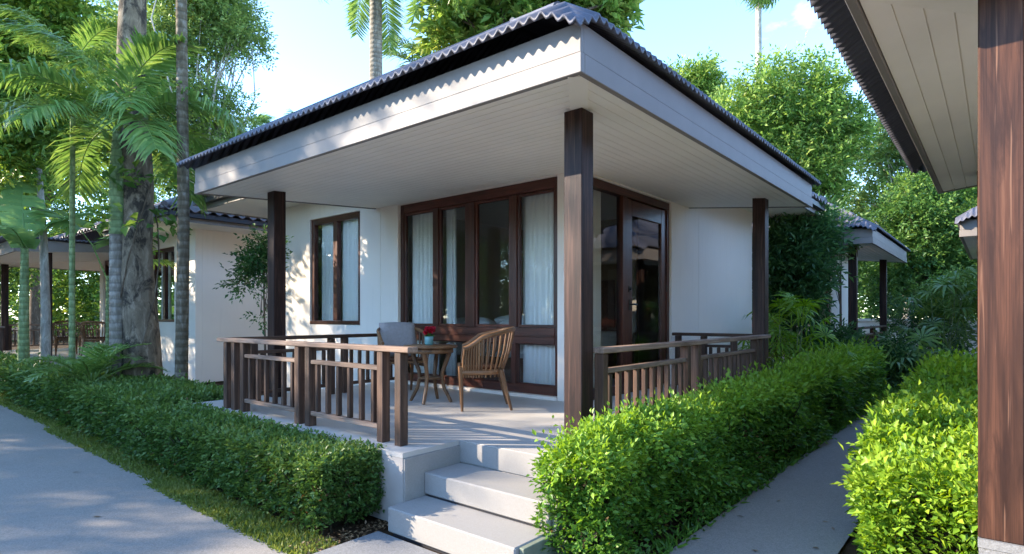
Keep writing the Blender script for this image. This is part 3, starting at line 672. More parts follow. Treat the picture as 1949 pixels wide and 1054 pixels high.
def hedge(name, label, segs, z0, mat, rg, base, K=3.0, group=None, top_v=.62, side_v=.36, wild=.05, near=3.2, grow=.10, shoots=.12, twl=2.2, rnd=.07, foot=.04):
    """segs: boxes (x0, x1, y0, y1, z1)"""
    cx = np.mean([[s[0], s[1]] for s in segs]); cy = np.mean([[s[2], s[3]] for s in segs])
    R = empty(name, (cx, cy, z0), label, 'hedge', group); org = np.array([cx, cy, z0]); ch = []; st = MB(); core = MB()
    for (x0, x1, y0, y1, z1) in segs:
        core.box(x0+.12, x1-.12, y0+.11, y1-.11, z0, z1-.14, .05)
        ctr = np.array([(x0+x1)/2, (y0+y1)/2, z1/2]); dist = max(1.5, np.linalg.norm([ctr[0], ctr[1]])); sz = base*max(1, 1+grow*(dist-near))
        A = [(x1-x0)*(y1-y0), (x1-x0)*(z1-z0), (x1-x0)*(z1-z0), (y1-y0)*(z1-z0), (y1-y0)*(z1-z0)]
        per = 5; n = int(sum(A)*K/(sz*sz*.26)/per)
        f = rg.choice(5, n, p=np.array(A)/sum(A)); u, w = rg.rand(n), rg.rand(n); p = np.zeros((n, 3)); nm = np.zeros((n, 3))
        p[:, 0] = x0+(x1-x0)*u; p[:, 1] = y0+(y1-y0)*w; p[:, 2] = z0+foot+(z1-z0-foot)*rg.rand(n)**.8
        for k, (ax, val, sg) in enumerate(((2, z1, 1), (1, y0, -1), (1, y1, 1), (0, x0, -1), (0, x1, 1))):
            i = f == k; p[i, ax] = val; nm[i, ax] = sg
            if k in (1, 2): p[i, 0] = x0+(x1-x0)*u[i]
            if k in (3, 4): p[i, 1] = y0+(y1-y0)*w[i]
        # round the top edges, then push in and out in lumps
        e = np.clip((p[:, 2]-(z1-.16))/.16, 0, 1)
        dy = np.minimum(p[:, 1]-y0, y1-p[:, 1]); dx = np.minimum(p[:, 0]-x0, x1-p[:, 0])
        p[:, 2] -= np.where(f == 0, rnd*np.clip(1-dy/.13, 0, 1)**2, 0)
        p += nm*(lump(p, 3.1, 1)*wild+lump(p, 8.3, 4)*wild*.6)[:, None]
        p -= nm*(rg.exponential(.045, n).clip(0, .16))[:, None]; p[:, 2] += lump(p, 1.3, 9)*wild*.5*(f == 0)
        p[:, 2] = np.maximum(p[:, 2], z0+foot)
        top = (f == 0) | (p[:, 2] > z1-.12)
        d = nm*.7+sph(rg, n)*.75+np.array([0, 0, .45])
        v = np.where(top, top_v, side_v)+lump(p, 2.3, 5)*.14  # tops lighter: young leaves, and a sunlit look put into the leaf colour
        # longer new shoots standing out of the clipped surface
        Lt = sz*twl*(.7+.6*rg.rand(n)); sh = top & (rg.rand(n) < shoots); Lt[sh] *= rg.uniform(1.3, 2.2, sh.sum()); d[sh] = d[sh]*.5+np.array([0, 0, 1.0])
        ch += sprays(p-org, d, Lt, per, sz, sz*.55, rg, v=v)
        for _ in range(int((x1-x0)*(y1-y0)*60)+6):
            a = (rg.uniform(x0+.06, x1-.06), rg.uniform(y0+.06, y1-.06)); b = (a[0]+rg.normal()*.09, a[1]+rg.normal()*.09)
            st.tube([(a[0], a[1], z0-.02), ((a[0]+b[0])/2+.02, (a[1]+b[1])/2, (z0+z1)/2), (b[0], b[1], z1-.1)], [.009, .007, .004], 4, cap=False)
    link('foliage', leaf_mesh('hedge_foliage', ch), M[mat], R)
    st.build('stems', M['twig'], R, tuple(org)); core.build('branch_core', M['twig'], R, tuple(org))
    return R

def branchy(mb, p, d, L, r, depth, rg, tips, spread=.55, up=.15):
    """tapered limb with forks; the ends are gathered in tips"""
    p = np.array(p, float); d = np.array(d, float)/np.linalg.norm(d); pts = [p]; n = 4
    for i in range(n):
        d = d+rg.normal(size=3)*.10+np.array([0, 0, up*.3]); d /= np.linalg.norm(d); pts.append(pts[-1]+d*L/n)
    mb.tube(pts, list(np.linspace(r, r*.62, n+1)), 7 if r > .04 else 5, cap=False)
    if depth == 0: tips.append((pts[-1], d)); return
    for _ in range(2 if rg.rand() < .6 else 3):
        q = d+sph(rg, 1)[0]*spread*1.3; q[2] += up; branchy(mb, pts[-1], q, L*rg.uniform(.62, .85), r*.6, depth-1, rg, tips, spread, up)
    if depth > 1: tips.append((pts[-2], d))

def tree(name, label, loc, trunk, lobes, n, leaf, mat, bark='bark', seed=1, cat='tree', group=None, clump=.5, k=7, v0=.5, twig=3.0, limbs=True, flat=.75, up=.5, asp=.45, shell=.55, gaps=.0):
    """trunk: list of (dx, dy, z, r); lobes: (dx, dy, z, rx, rz); n twigs in all"""
    rg = RS(seed); R = empty(name, (loc[0], loc[1], 0), label, cat, group)
    if trunk:
        mb = MB(); pts = [t[:3] for t in trunk]; mb.tube(pts, [t[3] for t in trunk], 12, cap=False)
        mb.build('trunk', M[bark], R)
    lm = MB(); ch = []; vol = np.array([l[3]**2*l[4] for l in lobes])**.7; vol /= vol.sum()
    for (dx, dy, z, rx, rz), w in zip(lobes, vol):
        m = max(8, int(n*w)); nc = max(5, int(m/26)); c = np.array([dx, dy, z])
        cd = sph(rg, nc); cr = rg.rand(nc)**(.33+.0*shell); cr = shell+(1.02-shell)*cr
        cc = c+cd*cr[:, None]*np.array([rx, rx, rz])+rg.normal(size=(nc, 3))*.08*rx
        if gaps: cc = cc[rg.rand(nc) > gaps]; nc = len(cc)
        if trunk and limbs:
            t0 = np.array(trunk[-1][:3]); f = min(len(trunk)-1, max(1, len(trunk)-1))
            for q in cc[rg.choice(nc, min(nc, 6), replace=False)]:
                s = np.array(trunk[-1][:3]); a = s-(s-np.array(trunk[-2][:3]))*rg.rand()*.9
                mid = (a+q)/2+np.array([0, 0, .16*np.linalg.norm(q-a)])*rg.rand()+rg.normal(size=3)*.09*np.linalg.norm(q-a)
                lm.tube([a, mid, q], [trunk[-1][3]*.5, trunk[-1][3]*.28, .012], 5, cap=False)
        idx = rg.randint(0, nc, m); cs = clump*(.6+.7*rg.rand(nc))[idx]; off = sph(rg, m)*(rg.rand(m)**.45*cs)[:, None]*np.array([1, 1, flat])
        p = cc[idx]+off; d = unit(off)+sph(rg, m)*.5+np.array([0, 0, .15]); 
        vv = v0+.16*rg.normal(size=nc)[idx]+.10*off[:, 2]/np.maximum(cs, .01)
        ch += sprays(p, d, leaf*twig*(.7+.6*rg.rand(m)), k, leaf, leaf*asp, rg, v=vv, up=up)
    if trunk and limbs and lm.v: lm.build('limbs', M[bark], R)
    link('crown', leaf_mesh('crown', ch), M[mat], R); return R

# ------------------------------------------------------------------ palms
def frond_mesh(rg, Lf=2.2, n=42, leaf=.62, w=.045, arch=.9, vee=.35, droop=.5):
    """pinnate frond along +x, rising then arching over; returns leaflets and rachis in one mesh each"""
    t = np.linspace(0, 1, 15); th = .95-arch*1.5*t**1.3; x = np.cumsum(np.cos(th))*Lf/15; z = np.cumsum(np.sin(th))*Lf/15
    mb = MB(); mb.tube(np.stack([x, x*0, z], 1), list(.016*(1-.85*t)+.003), 5, cap=False)
    V = []; F = []; val = []; b = 0
    for s in (1, -1):
        for i in range(n):
            u = .16+.84*(i+rg.rand()*.5)/n; k = u*14; j = min(int(k), 13); f = k-j
            p = np.array([x[j]+(x[j+1]-x[j])*f, 0, z[j]+(z[j+1]-z[j])*f]); tg = np.array([x[j+1]-x[j], 0, z[j+1]-z[j]]); tg /= np.linalg.norm(tg); nr = np.array([-tg[2], 0, tg[0]])
            l = leaf*(.45+.55*math.sin(PI*min(1, u*.9+.12)))*(.85+.3*rg.rand()); d = unit((np.array([0, s, 0])*.85+tg*(.55+.3*u)+nr*(vee+rg.normal()*.14))[None])[0]
            side = unit(np.cross(d, nr)[None])[0]*w*(.8+.4*rg.rand()); g = np.array([0, 0, -1.0]); q = p.copy(); dd = d.copy(); prev = None
            for e, (a, ww) in enumerate(((0, .5), (.35, 1), (.72, .8), (1, .05))):
                c = p+d*l*a+g*droop*l*a*a*(.5+.5*rg.rand()); V += [c+side*ww/2, c-side*ww/2]
                if e: F.append((b+2*e-2, b+2*e, b+2*e+1, b+2*e-1)); val.append(np.clip(.5+rg.normal()*.15+.1*a, 0, 1))
            b += 8
    nb = len(V); V = np.concatenate([np.array(V), np.array(mb.v)]); F = F+[tuple(i+nb for i in f) for f in mb.f]; val += [.75]*len(mb.f)
    return np_mesh('frond', V, np.array(F), np.array(val))
def fan_mesh(rg, r=.6, n=26, petiole=.8, spread=5.0, droop=.35, seg=.5, wf=1.0):
    """palmate leaf on a petiole rising along +x"""
    mb = MB(); mb.tube([(0, 0, 0), (petiole*.5, 0, petiole*.35), (petiole*.92, 0, petiole*.5)], [.012, .009, .007], 5, cap=False)
    c = np.array([petiole*.92, 0, petiole*.5]); V = []; F = []; val = []; b = 0; w = 2*spread/2/n*r*wf
    for i in range(n):
        a = -spread/2+spread*(i+.5)/n; d = np.array([math.cos(a), math.sin(a), .18+rg.normal()*.05]); d /= np.linalg.norm(d); side = np.array([-math.sin(a), math.cos(a), .0]); l = r*(.85+.15*math.cos(a))*(.9+.2*rg.rand())
        for e, (t, ww) in enumerate(((.03, .05), (seg, 1.0), (.8, .6), (1, .05))):
            q = c+d*l*t+np.array([0, 0, -droop*l*t*t*t]); V += [q+side*w*ww*.5*t**.2, q-side*w*ww*.5*t**.2]
            if e: F.append((b+2*e-2, b+2*e, b+2*e+1, b+2*e-1)); val.append(np.clip(.5+rg.normal()*.12, 0, 1))
        b += 8
    nb = len(V); V = np.concatenate([np.array(V), np.array(mb.v)]); F = F+[tuple(i+nb for i in f) for f in mb.f]; val += [.7]*len(mb.f)
    return np_mesh('fan_leaf', V, np.array(F), np.array(val))
_r = RS(5)
FR = [frond_mesh(_r, 2.3, 54, .80, .046, .85+.1*i, .42, .75) for i in range(3)]
FRL = [frond_mesh(_r, 3.2, 56, .75, .045, 1.0, .2, .75) for i in range(2)]
FRS = [frond_mesh(_r, 1.1, 24, .26, .034, .8, .3, .25) for i in range(2)]
FN = [fan_mesh(_r, .62, 28, .9, 4.9, .35) for i in range(2)]
FNS = [fan_mesh(_r, .32, 10, .38, 4.4, .6, .45, .36) for i in range(2)]
FNB = [fan_mesh(_r, 1.0, 30, .8, 5.0, .55, .4, .6) for i in range(2)]
def palm(name, label, loc, trunk, bark, fronds, meshes, mat, rg, cat='palm tree', group=None, part='frond', scale=1.0, shaft=None, top=None, tilt=(-.5, 1.0)):
    R = empty(name, (loc[0], loc[1], 0), label, cat, group)
    if trunk: MB().tube([t[:3] for t in trunk], [t[3] for t in trunk], 12, cap=False).build('trunk', M[bark], R)
    if shaft: MB().tube([t[:3] for t in shaft], [t[3] for t in shaft], 12).build('crownshaft', M['crownshaft'], R)
    for me in meshes:
        if not me.materials: me.materials.append(M[mat])
    tp = Vector(top if top else (shaft or trunk)[-1][:3])
    for i in range(fronds):
        az = i*2.39996+rg.rand()*.5; el = tilt[0]+(tilt[1]-tilt[0])*rg.rand() if i > 2 else tilt[1]*1.05
        o = link(part, meshes[i % len(meshes)], M[mat], R, tp+Vector((0, 0, -.15*rg.rand())))
        o.rotation_euler = (rg.normal()*.15, -el, az); s = scale*rg.uniform(.85, 1.12); o.scale = (s, s, s)
    return R
# ------------------------------------------------------------------ where a picture position lies on the plan, for tall far things
def site(px, Y, py=None):
    k = (px-974.5)/1113*Y; p = (k*.639+Y*.769, Y*.639-k*.769)
    return p if py is None else (*p, EYE+(602-py)/1113*Y)
def LB(loc, Y, specs, zf=1.0):
    out = []
    for s in specs:
        Yd = Y+(s[3] if len(s) > 3 else 0); x, y, z = site(s[0], Yd, s[1]); r = s[2]*Y/1113
        out.append((x-loc[0], y-loc[1], z, r, r*zf))
    return out

# right house: its post by the walkway stands further out on a smaller deck corner
def remesh(root, base, mb):
    for ch in root.children:
        if ch.name.split('.')[0] == base: ch.data = mb.mesh(base, ORG); ch.data.materials.append(M['slab'])
poly = [(3.365, 2.43), (8.255, 2.43), (8.255, 3.72), (5.72, 3.72), (5.72, 7.155), (2.775, 7.155), (2.775, 3.345), (3.365, 3.345)]
remesh(h_right, 'deck', MB().prism(poly, 0.502, DECK)); remesh(h_right, 'deck_plinth', MB().prism([(x+.004*(1 if x < 5 else -1), y+.003) for x, y in poly], 0.0, 0.50))
ps = [c for c in h_right.children if c.name.startswith('post')]
ps.sort(key=lambda c: min((v.co.x+v.co.y) for v in c.data.vertices)); ps[0].location.x -= .22; ps[0].location.y += .10
for c in ps: c.data = c.data.copy(); c.data.materials[0] = M['post_red']
for c in h_right.children:
    if c.name.split('.')[0] in ('step', 'step_footing', 'step_side', 'riser'): c.location.y += .62

# ------------------------------------------------------------------ hedges and grass
def run(x0, x1, n, y0, y1, z1, axis=0):
    c = np.linspace(x0, x1, n+1)
    return [((a, b, y0, y1, z1) if axis == 0 else (y0, y1, a, b, z1)) for a, b in zip(c[:-1], c[1:])]
HGp = 'clipped garden hedges'
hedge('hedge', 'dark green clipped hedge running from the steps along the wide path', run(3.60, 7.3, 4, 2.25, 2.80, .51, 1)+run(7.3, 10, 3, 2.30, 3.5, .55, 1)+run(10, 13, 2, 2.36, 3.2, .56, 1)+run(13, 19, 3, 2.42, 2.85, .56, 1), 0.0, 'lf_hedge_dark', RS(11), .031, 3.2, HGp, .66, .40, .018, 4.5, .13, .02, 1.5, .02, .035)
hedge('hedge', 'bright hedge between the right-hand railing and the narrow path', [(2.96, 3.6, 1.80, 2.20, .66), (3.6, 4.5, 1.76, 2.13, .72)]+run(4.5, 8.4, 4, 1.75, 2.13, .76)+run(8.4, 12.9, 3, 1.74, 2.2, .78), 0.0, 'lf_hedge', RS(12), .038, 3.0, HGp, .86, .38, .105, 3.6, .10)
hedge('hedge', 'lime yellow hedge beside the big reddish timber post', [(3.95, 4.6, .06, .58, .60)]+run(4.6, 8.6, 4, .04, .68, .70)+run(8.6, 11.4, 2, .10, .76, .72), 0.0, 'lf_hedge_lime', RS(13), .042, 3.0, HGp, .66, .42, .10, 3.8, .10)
def grass(name, boxes, mat, rg, n, L, lean=.7, kind='stuff'):
    P_ = []
    A = np.array([(b[1]-b[0])*(b[3]-b[2])*b[4] for b in boxes]); A = A/A.sum()
    for b, w in zip(boxes, A):
        m = int(n*w); P_.append(np.stack([b[0]+(b[1]-b[0])*rg.rand(m), b[2]+(b[3]-b[2])*rg.rand(m), np.full(m, -.012)], 1))
    p = np.concatenate(P_); m = len(p); d = sph(rg, m)*lean+np.array([0, 0, 1.0]); f = 1+.06*np.linalg.norm(p, axis=1)
    v = np.clip(.5+lump(p, 2.2, 3)*.22+rg.normal(size=m)*.15, 0, 1)
    return tag(link(name, leaf_mesh(name, [(leaf_arrays(p, d, sph(rg, m), L*f*(.6+.8*rg.rand(m)), L*.30*f, .1, .3), v)]), M[mat]), kind=kind)
grass('grass', [(1.97, 2.29, 3.42, 6, 2.2), (2.04, 2.36, 6, 10, 1.2), (2.14, 2.42, 10, 19, .7)], 'lf_grass', RS(21), 32000, .030, 1.3)
grass('undergrowth', [(2.4, 12, 1.64, 1.78, 1.0), (12.2, 15, .9, 3.0, .5), (3.2, 8, 7.3, 10, .3)], 'lf_hedge', RS(22), 9000, .06, .9)
# dry litter at the hedge foot beside the walkway
rg = RS(31); n = 260; p = np.stack([rg.uniform(2.05, 2.75, n), rg.uniform(3.41, 3.62, n), np.full(n, .0)+rg.rand(n)*.012], 1)
M['dry'] = m_leaf('dry_leaf', g3((0.08, 0.045, 0.02), (0.2, 0.12, 0.06), (0.35, 0.24, 0.13)), 0.1)
tag(link('leaf_litter', leaf_mesh('leaf_litter', [(leaf_arrays(p, sph(rg, n)*np.array([1, 1, .15]), np.array([[0, 0, 1.0]])+sph(rg, n)*.4, .035, .016), rg.rand(n))]), M['dry']), kind='stuff')

rg = RS(32); n = 26; p = np.concatenate([np.stack([rg.uniform(-2, 2.0, n), rg.uniform(3.4, 15, n), rg.rand(n)*.004+.003], 1), np.stack([2.9+rg.rand(14)*8, .84+.8*rg.rand(14)**1.6, rg.rand(14)*.004+.003], 1), np.stack([1+rg.rand(6)*1.5, 2.2+rg.rand(6)*1.1, rg.rand(6)*.003+.016], 1)]); n = len(p)
tag(link('fallen_leaves', leaf_mesh('fallen_leaves', [(leaf_arrays(p, sph(rg, n)*np.array([1, 1, .05]), np.array([[0, 0, 1.0]])+sph(rg, n)*.15, .045+.03*rg.rand(n), .024, .12, -.05), rg.rand(n))]), M['dry']), kind='stuff')

# flowers in the vase
rg = RS(41); ch = []
for _ in range(11):
    c = np.array([rg.normal()*.040, rg.normal()*.040, .145+rg.rand()*.05]); m = 34; d = sph(rg, m)+np.array([0, 0, .25])
    ch.append((leaf_arrays(np.repeat(c[None], m, 0), d, sph(rg, m), .036, .020), np.clip(.5+rg.normal(size=m)*.25, 0, 1)))
link('blossom', leaf_mesh('blossom', ch), M['petal'], V_)
m = 22; d = sph(rg, m)*np.array([1, 1, .3])+np.array([0, 0, .35])
link('leaves', leaf_mesh('leaves', [(leaf_arrays(np.repeat(np.array([[0, 0, .095]]), m, 0), d, sph(rg, m)+np.array([0, 0, .6]), .07, .03), rg.rand(m))]), M['lf_mid'], V_)
mb = MB()
for i in range(7): mb.tube([(0, 0, .05), (rg.normal()*.03, rg.normal()*.03, .16)], .003, 4, cap=False)
mb.build('stems', M['lf_mid'], V_)

# ------------------------------------------------------------------ curtains, bed
def curtain(x0, y0, x1, y1, z0, z1, label, folds=9, amp=.020, gather=0.0):
    n = folds*8; t = np.linspace(0, 1, n+1); dx, dy = x1-x0, y1-y0; Ln = math.hypot(dx, dy); nx, ny = -dy/Ln, dx/Ln; V = []; rws = 9
    for k in range(rws):
        q = k/(rws-1); a = amp*(.55+.45*(1-q)); ph = .5*np.sin(t*7+q*1.2)
        w = a*np.sin(2*PI*folds*t+ph)+.3*a*np.sin(2*PI*folds*2.3*t+1.7); V.append(np.stack([x0+dx*t+nx*w, y0+dy*t+ny*w, np.full(n+1, z0+(z1-z0)*q)], 1))
    V = np.concatenate(V); c = np.array([(x0+x1)/2, (y0+y1)/2, z0]); w = n+1
    F = np.array([(k*w+i, k*w+i+1, (k+1)*w+i+1, (k+1)*w+i) for k in range(rws-1) for i in range(n)])
    o = link('curtain', np_mesh('curtain', V-c, F, smooth=True), M['curtain'], None, tuple(c)); return tag(o, label, 'curtain', 'white sheer curtains')
curtain(5.875, 6.86, 5.875, 6.27, .62, 3.2, 'sheer curtain in the pane of the screen next to the white wall', 7)
curtain(5.875, 6.12, 5.89, 5.93, .62, 3.2, 'narrow strip of sheer curtain left of the dark bed window', 3)
curtain(5.875, 4.70, 5.875, 4.06, .62, 3.2, 'full sheer curtain in the pane next to the corner post', 8)
curtain(5.855, 9.28, 5.855, 8.70, 1.42, 3.24, 'sheer curtain in the bedroom window, half nearer the dark outer post', 7)
curtain(5.855, 8.66, 5.855, 8.03, 1.42, 3.24, 'sheer curtain in the bedroom window, half nearer the glazed screen', 7)
curtain(5.98, 3.90, 6.48, 3.90, .60, 3.2, 'gathered cream curtain at the edge of the side light by the door', 3)
curtain(5.90, CL-8.66, 5.90, CL-8.00, 1.42, 3.24, 'sheer curtain in the small window behind the thick tree trunk', 6)
B = empty('bed', (7.6, 5.7, .56), 'bed with white linen and pillows seen through the screen', 'bed')
bo = (7.6, 5.7, .56); MB().box(6.4, 9.2, 4.85, 6.6, .56, .95, .01).build('bed_base', M['roomfloor'], B, bo)
MB().box(6.35, 9.2, 4.82, 6.63, .952, 1.28, .07).build('mattress', M['white_cloth'], B, bo)
pm = pillow(.75, .46, .26); pm.name = 'pillow'
for x, y, z, rz, ry in ((6.55, 6.15, 1.38, .1, 1.2), (6.55, 5.2, 1.38, -.15, 1.25), (7.0, 5.65, 1.40, .3, 1.1)):
    o = link('pillow', pm, M['white_cloth']); o.location = (x, y, z); o.rotation_euler = (0, -ry, rz)
    tag(o, {6.15: 'white pillow on the bed in the window left of the thick mullion', 5.2: 'white pillow on the bed in the window right of the thick mullion', 5.65: 'white pillow deeper on the bed behind the other two'}[y], 'pillow', 'pillows on the bed')

# ------------------------------------------------------------------ palms and trees by the wide path
palm('palm_tree', 'green crowned palm with ringed pale trunk beside the thick patched tree', (3.03, 10.43), [(0, 0, -.05, .14), (.01, .0, .5, .105), (.0, .01, 2.2, .095), (.0, .0, 2.82, .095)], 'bark_palm', 17, FR, 'lf_palm', RS(51), shaft=[(0, 0, 2.8, .102), (0, 0, 3.3, .105), (0, 0, 3.9, .09), (0, 0, 4.45, .045)], group='palms in the garden', tilt=(-.85, .45), scale=.85)
slim = palm('palm_tree', 'slender mottled palm stem in front of the neighbouring white wall', (3.55, 9.34), [(0, 0, -.05, .12), (.0, .01, .6, .09), (.02, -.02, 3.0, .082), (-.02, -.05, 6.0, .075), (-.05, -.10, 8.6, .07)], 'bark_dark', 10, FR, 'lf_palm', RS(52), group='palms in the garden', tilt=(-.6, .5))
mb = MB(); rg = RS(53); N = 20; pts = []; rad = []
for i in range(N+1):
    z = -.05+9.0*i/N; pts.append((-.004*i+.02*math.sin(i*.9), .012*i+.02*math.cos(i*1.1), z)); rad.append(.14*math.exp(-z*1.1)+.255-.011*z)
BT = empty('tree', (3.33, 10.38, 0), 'thick tree with dark patched bark between two palms', 'tree', 'trees over the garden')
def gnarl(rad, pts, seed, amp, n=20):
    V = []; rg = RS(seed)
    for i, (p, r) in enumerate(zip(pts, rad)):
        for k in range(n):
            th = 2*PI*k/n; f = 1+amp*(math.sin(3*th+.5*i)*.5+math.sin(5*th-.3*i+1)*.35)+rg.normal()*.022; V.append((p[0]+r*f*math.cos(th), p[1]+r*f*math.sin(th), p[2]))
    F = [(i*n+k, i*n+(k+1) % n, (i+1)*n+(k+1) % n, (i+1)*n+k) for i in range(len(pts)-1) for k in range(n)]
    return np_mesh('trunk', np.array(V), np.array(F), smooth=True)
link('trunk', gnarl(rad, pts, 3, .14), M['bark_big'], BT)
lm = MB(); ch = []; tips = []
for i in range(6):
    a = i*1.05; branchy(lm, pts[-1], (math.cos(a), math.sin(a), .5), 2.0, .12, 2, rg, tips)
lm.build('limbs', M['bark_big'], BT)
for p, d in tips:
    m = 60; o = p+sph(rg, m)*rg.rand(m, 1)**.5*.8; ch += sprays(o, sph(rg, m), .35, 6, .13, .06, rg)
link('crown', leaf_mesh('crown', ch), M['lf_mid'], BT)
# climber on the thick trunk
ch = []; m = 46; th = rg.rand(m)*2*PI; z = rg.uniform(2.6, 4.3, m); r = .27+.05*rg.rand(m); o = np.stack([r*np.cos(th), r*np.sin(th), z], 1); d = np.stack([np.cos(th), np.sin(th), rg.normal(size=m)*.5], 1)
ch += sprays(o, d, .30, 4, .17, .10, rg, v=np.full(m, .62))
CV = empty('climbing_plant', (3.33, 10.38, 0), 'broad leaved climber clinging to the thick tree trunk', 'plant'); link('leaves', leaf_mesh('leaves', ch), M['lf_mid'], CV)
mb = MB()
for k in range(3): mb.tube([(.27*math.cos(k*2+.6*q), .27*math.sin(k*2+.6*q), .6+q*.6) for q in range(6)], .012, 5)
mb.build('stems', M['bark'], CV)
palm('palm_tree', 'very thin green palm stem close to the porch of the neighbour', (2.74, 11.57), [(0, 0, -.05, .05), (0, 0, 2.5, .042), (.02, .03, 5.6, .035)], 'crownshaft', 9, FR, 'lf_palm', RS(54), group='palms in the garden', scale=.58, tilt=(-.9, .3))
palm('palm_tree', 'leafy palm with wide fronds far behind the gap between two bungalows', site(402, 27), [(0, 0, -.05, .2), (0, 0, 5.0, .16), (.02, .03, 9.0, .12)], 'bark_palm', 15, FRL, 'lf_palm', RS(55), group='palms in the garden', scale=.95, tilt=(-1.1, .3))
palm('coconut_palm', 'tall palm trunk rising behind the porch roof, fronds at the top edge', (9.42, 12.42), [(0, 0, -.05, .25), (0, 0, 3, .19), (.02, .03, 7, .17), (.0, .0, 11.3, .15)], 'bark_palm', 18, FRL, 'lf_palm', RS(56), group='palms in the garden', scale=.85, tilt=(-1.5, .5))
palm('palm_tree', 'arching palm fronds over the roof beside the yellow leaved tree', (13.45, 14.6), [(0, 0, -.05, .15), (0, 0, 5, .12), (.0, .0, 9.2, .1)], 'bark_palm', 14, FR, 'lf_palm', RS(57), group='palms in the garden', scale=.95, tilt=(-.9, .4))
palm('fan_palm', 'very tall fan palm above the round green tree', (28.06, 8.48), [(0, 0, -.05, .22), (0, 0, 8, .15), (.05, .05, 17.5, .13)], 'bark_pale', 26, FNB, 'lf_palm', RS(58), group='palms in the garden', part='fan_leaf', tilt=(-1.6, .9))
for (px, Y, py, lb) in ((497, 40, 238, 'distant palm head peeping over the roof beside the pale tree'), (566, 44, 232, 'tiny distant palm head over the roof slope')):
    x, y, z = site(px, Y, py); palm('fan_palm', lb, (x, y), [(0, 0, -.05, .2), (0, 0, z-.2, .14)], 'bark_palm', 16, FNB, 'lf_palm', RS(int(px)), group='palms in the garden', part='fan_leaf', tilt=(-1.0, .9), scale=.8)

TG = 'trees over the garden'
loc = site(85, 12.0)
tree('tree', 'pale forked tree with yellow green leaves at the far end of the hedge', loc, [(0, 0, -.05, .11), (.03, .05, 1.6, .085), (.0, .1, 3.2, .07), (-.05, .2, 4.6, .05)], LB(loc, 12, [(15, 190, 62), (62, 120, 50), (105, 235, 38), (22, 292, 45), (-40, 150, 70), (45, 30, 60), (130, 60, 45)]), 4600, .15, 'lf_yel', 'bark_pale', 61, group=TG, clump=.45, k=6, gaps=.1, limbs=False)
loc = site(390, 25)
tree('tree', 'tall airy tree with fine pale leaves against the sky', loc, [(0, 0, -.05, .35), (.2, .1, 5, .26), (.0, .3, 9, .10)], LB(loc, 25, [(400, 50, 62), (455, 95, 36), (345, 95, 66), (425, 15, 50), (300, 30, 80), (325, 215, 62), (430, 215, 36), (250, 140, 80), (395, -50, 80), (465, 40, 26), (395, 250, 60), (440, 265, 30), (280, 290, 80)]), 9500, .16, 'lf_pale', 'bark_pale', 62, group=TG, clump=.75, k=7, shell=.5, gaps=.22)
loc = site(70, 33)
tree('tree', 'broad green tree filling the far corner behind the neighbour', loc, [(0, 0, -.05, .4), (.1, 0, 6, .3), (0, .2, 10, .2)], LB(loc, 33, [(60, 190, 100), (-20, 80, 110), (140, 300, 100), (50, 400, 110), (200, 200, 90), (120, 60, 110), (230, 90, 80), (-60, 300, 110)]), 7500, .24, 'lf_gold', 'bark', 63, group=TG, clump=1.0, k=7, gaps=.38, v0=.42)
loc = site(170, 38)
tree('bushy_tree', 'low dense trees behind the neighbouring porch', loc, None, LB(loc, 38, [(-30, 540, 100), (60, 540, 90), (150, 530, 95), (240, 500, 95), (330, 470, 90), (60, 440, 90), (210, 400, 100), (320, 380, 90), (430, 420, 90), (520, 440, 80)]), 6500, .28, 'lf_yel', 'bark', 64, group=TG, clump=1.2, k=6, v0=.42)
loc = site(1022, 17.3)
tree('tree', 'large leaved yellow green tree rising behind the porch roof', loc, [(0, 0, -.05, .22), (-.2, .1, 5, .18), (-.4, .3, 9.0, .14)], LB(loc, 17.3, [(885, 15, 52), (950, -20, 60), (1010, -25, 60), (1095, -15, 55), (1150, 22, 40), (862, 62, 38), (985, 45, 45), (1060, 20, 50), (905, 75, 30), (1175, 10, 25)]), 1700, .34, 'lf_gold', 'bark', 65, group=TG, clump=.6, k=8, twig=1.0, asp=.36, v0=.5, up=.9)
loc = site(1500, 25)
tree('tree', 'dense rounded tree with sunlit leaves behind the roof', loc, [(0, 0, -.05, .35), (.1, 0, 4, .3), (0, .1, 6.5, .24)], LB(loc, 25, [(1435, 225, 70), (1497, 190, 66), (1552, 195, 62), (1588, 250, 48), (1535, 285, 78), (1465, 290, 70), (1590, 320, 40), (1392, 225, 32), (1520, 355, 70), (1600, 225, 28)], .95), 8200, .19, 'lf_gold', 'bark', 66, group=TG, clump=.55, k=7, v0=.42, gaps=.05)
loc = site(1325, 31)
tree('tree', 'small round treetop just above the middle of the roof edge', loc, [(0, 0, -.05, .3), (0, 0, 8, .22), (0, 0, 11, .15)], LB(loc, 31, [(1322, 168, 42), (1345, 180, 25), (1298, 165, 26)]), 1800, .20, 'lf_gold', 'bark', 67, group=TG, clump=.5, k=7, v0=.4)
loc = site(1725, 27)
tree('tree', 'feathery light tree beside the eave of the cut off bungalow', loc, [(0, 0, -.05, .25), (.2, -.1, 4, .2), (.1, .1, 7.2, .13)], LB(loc, 27, [(1690, 285, 46), (1640, 300, 24), (1745, 300, 50), (1650, 375, 36), (1715, 365, 55), (1785, 370, 60), (1840, 330, 50), (1690, 250, 26)]), 4200, .17, 'lf_pale', 'bark_pale', 68, group=TG, clump=.8, k=7, gaps=.2)
loc = site(1775, 21)
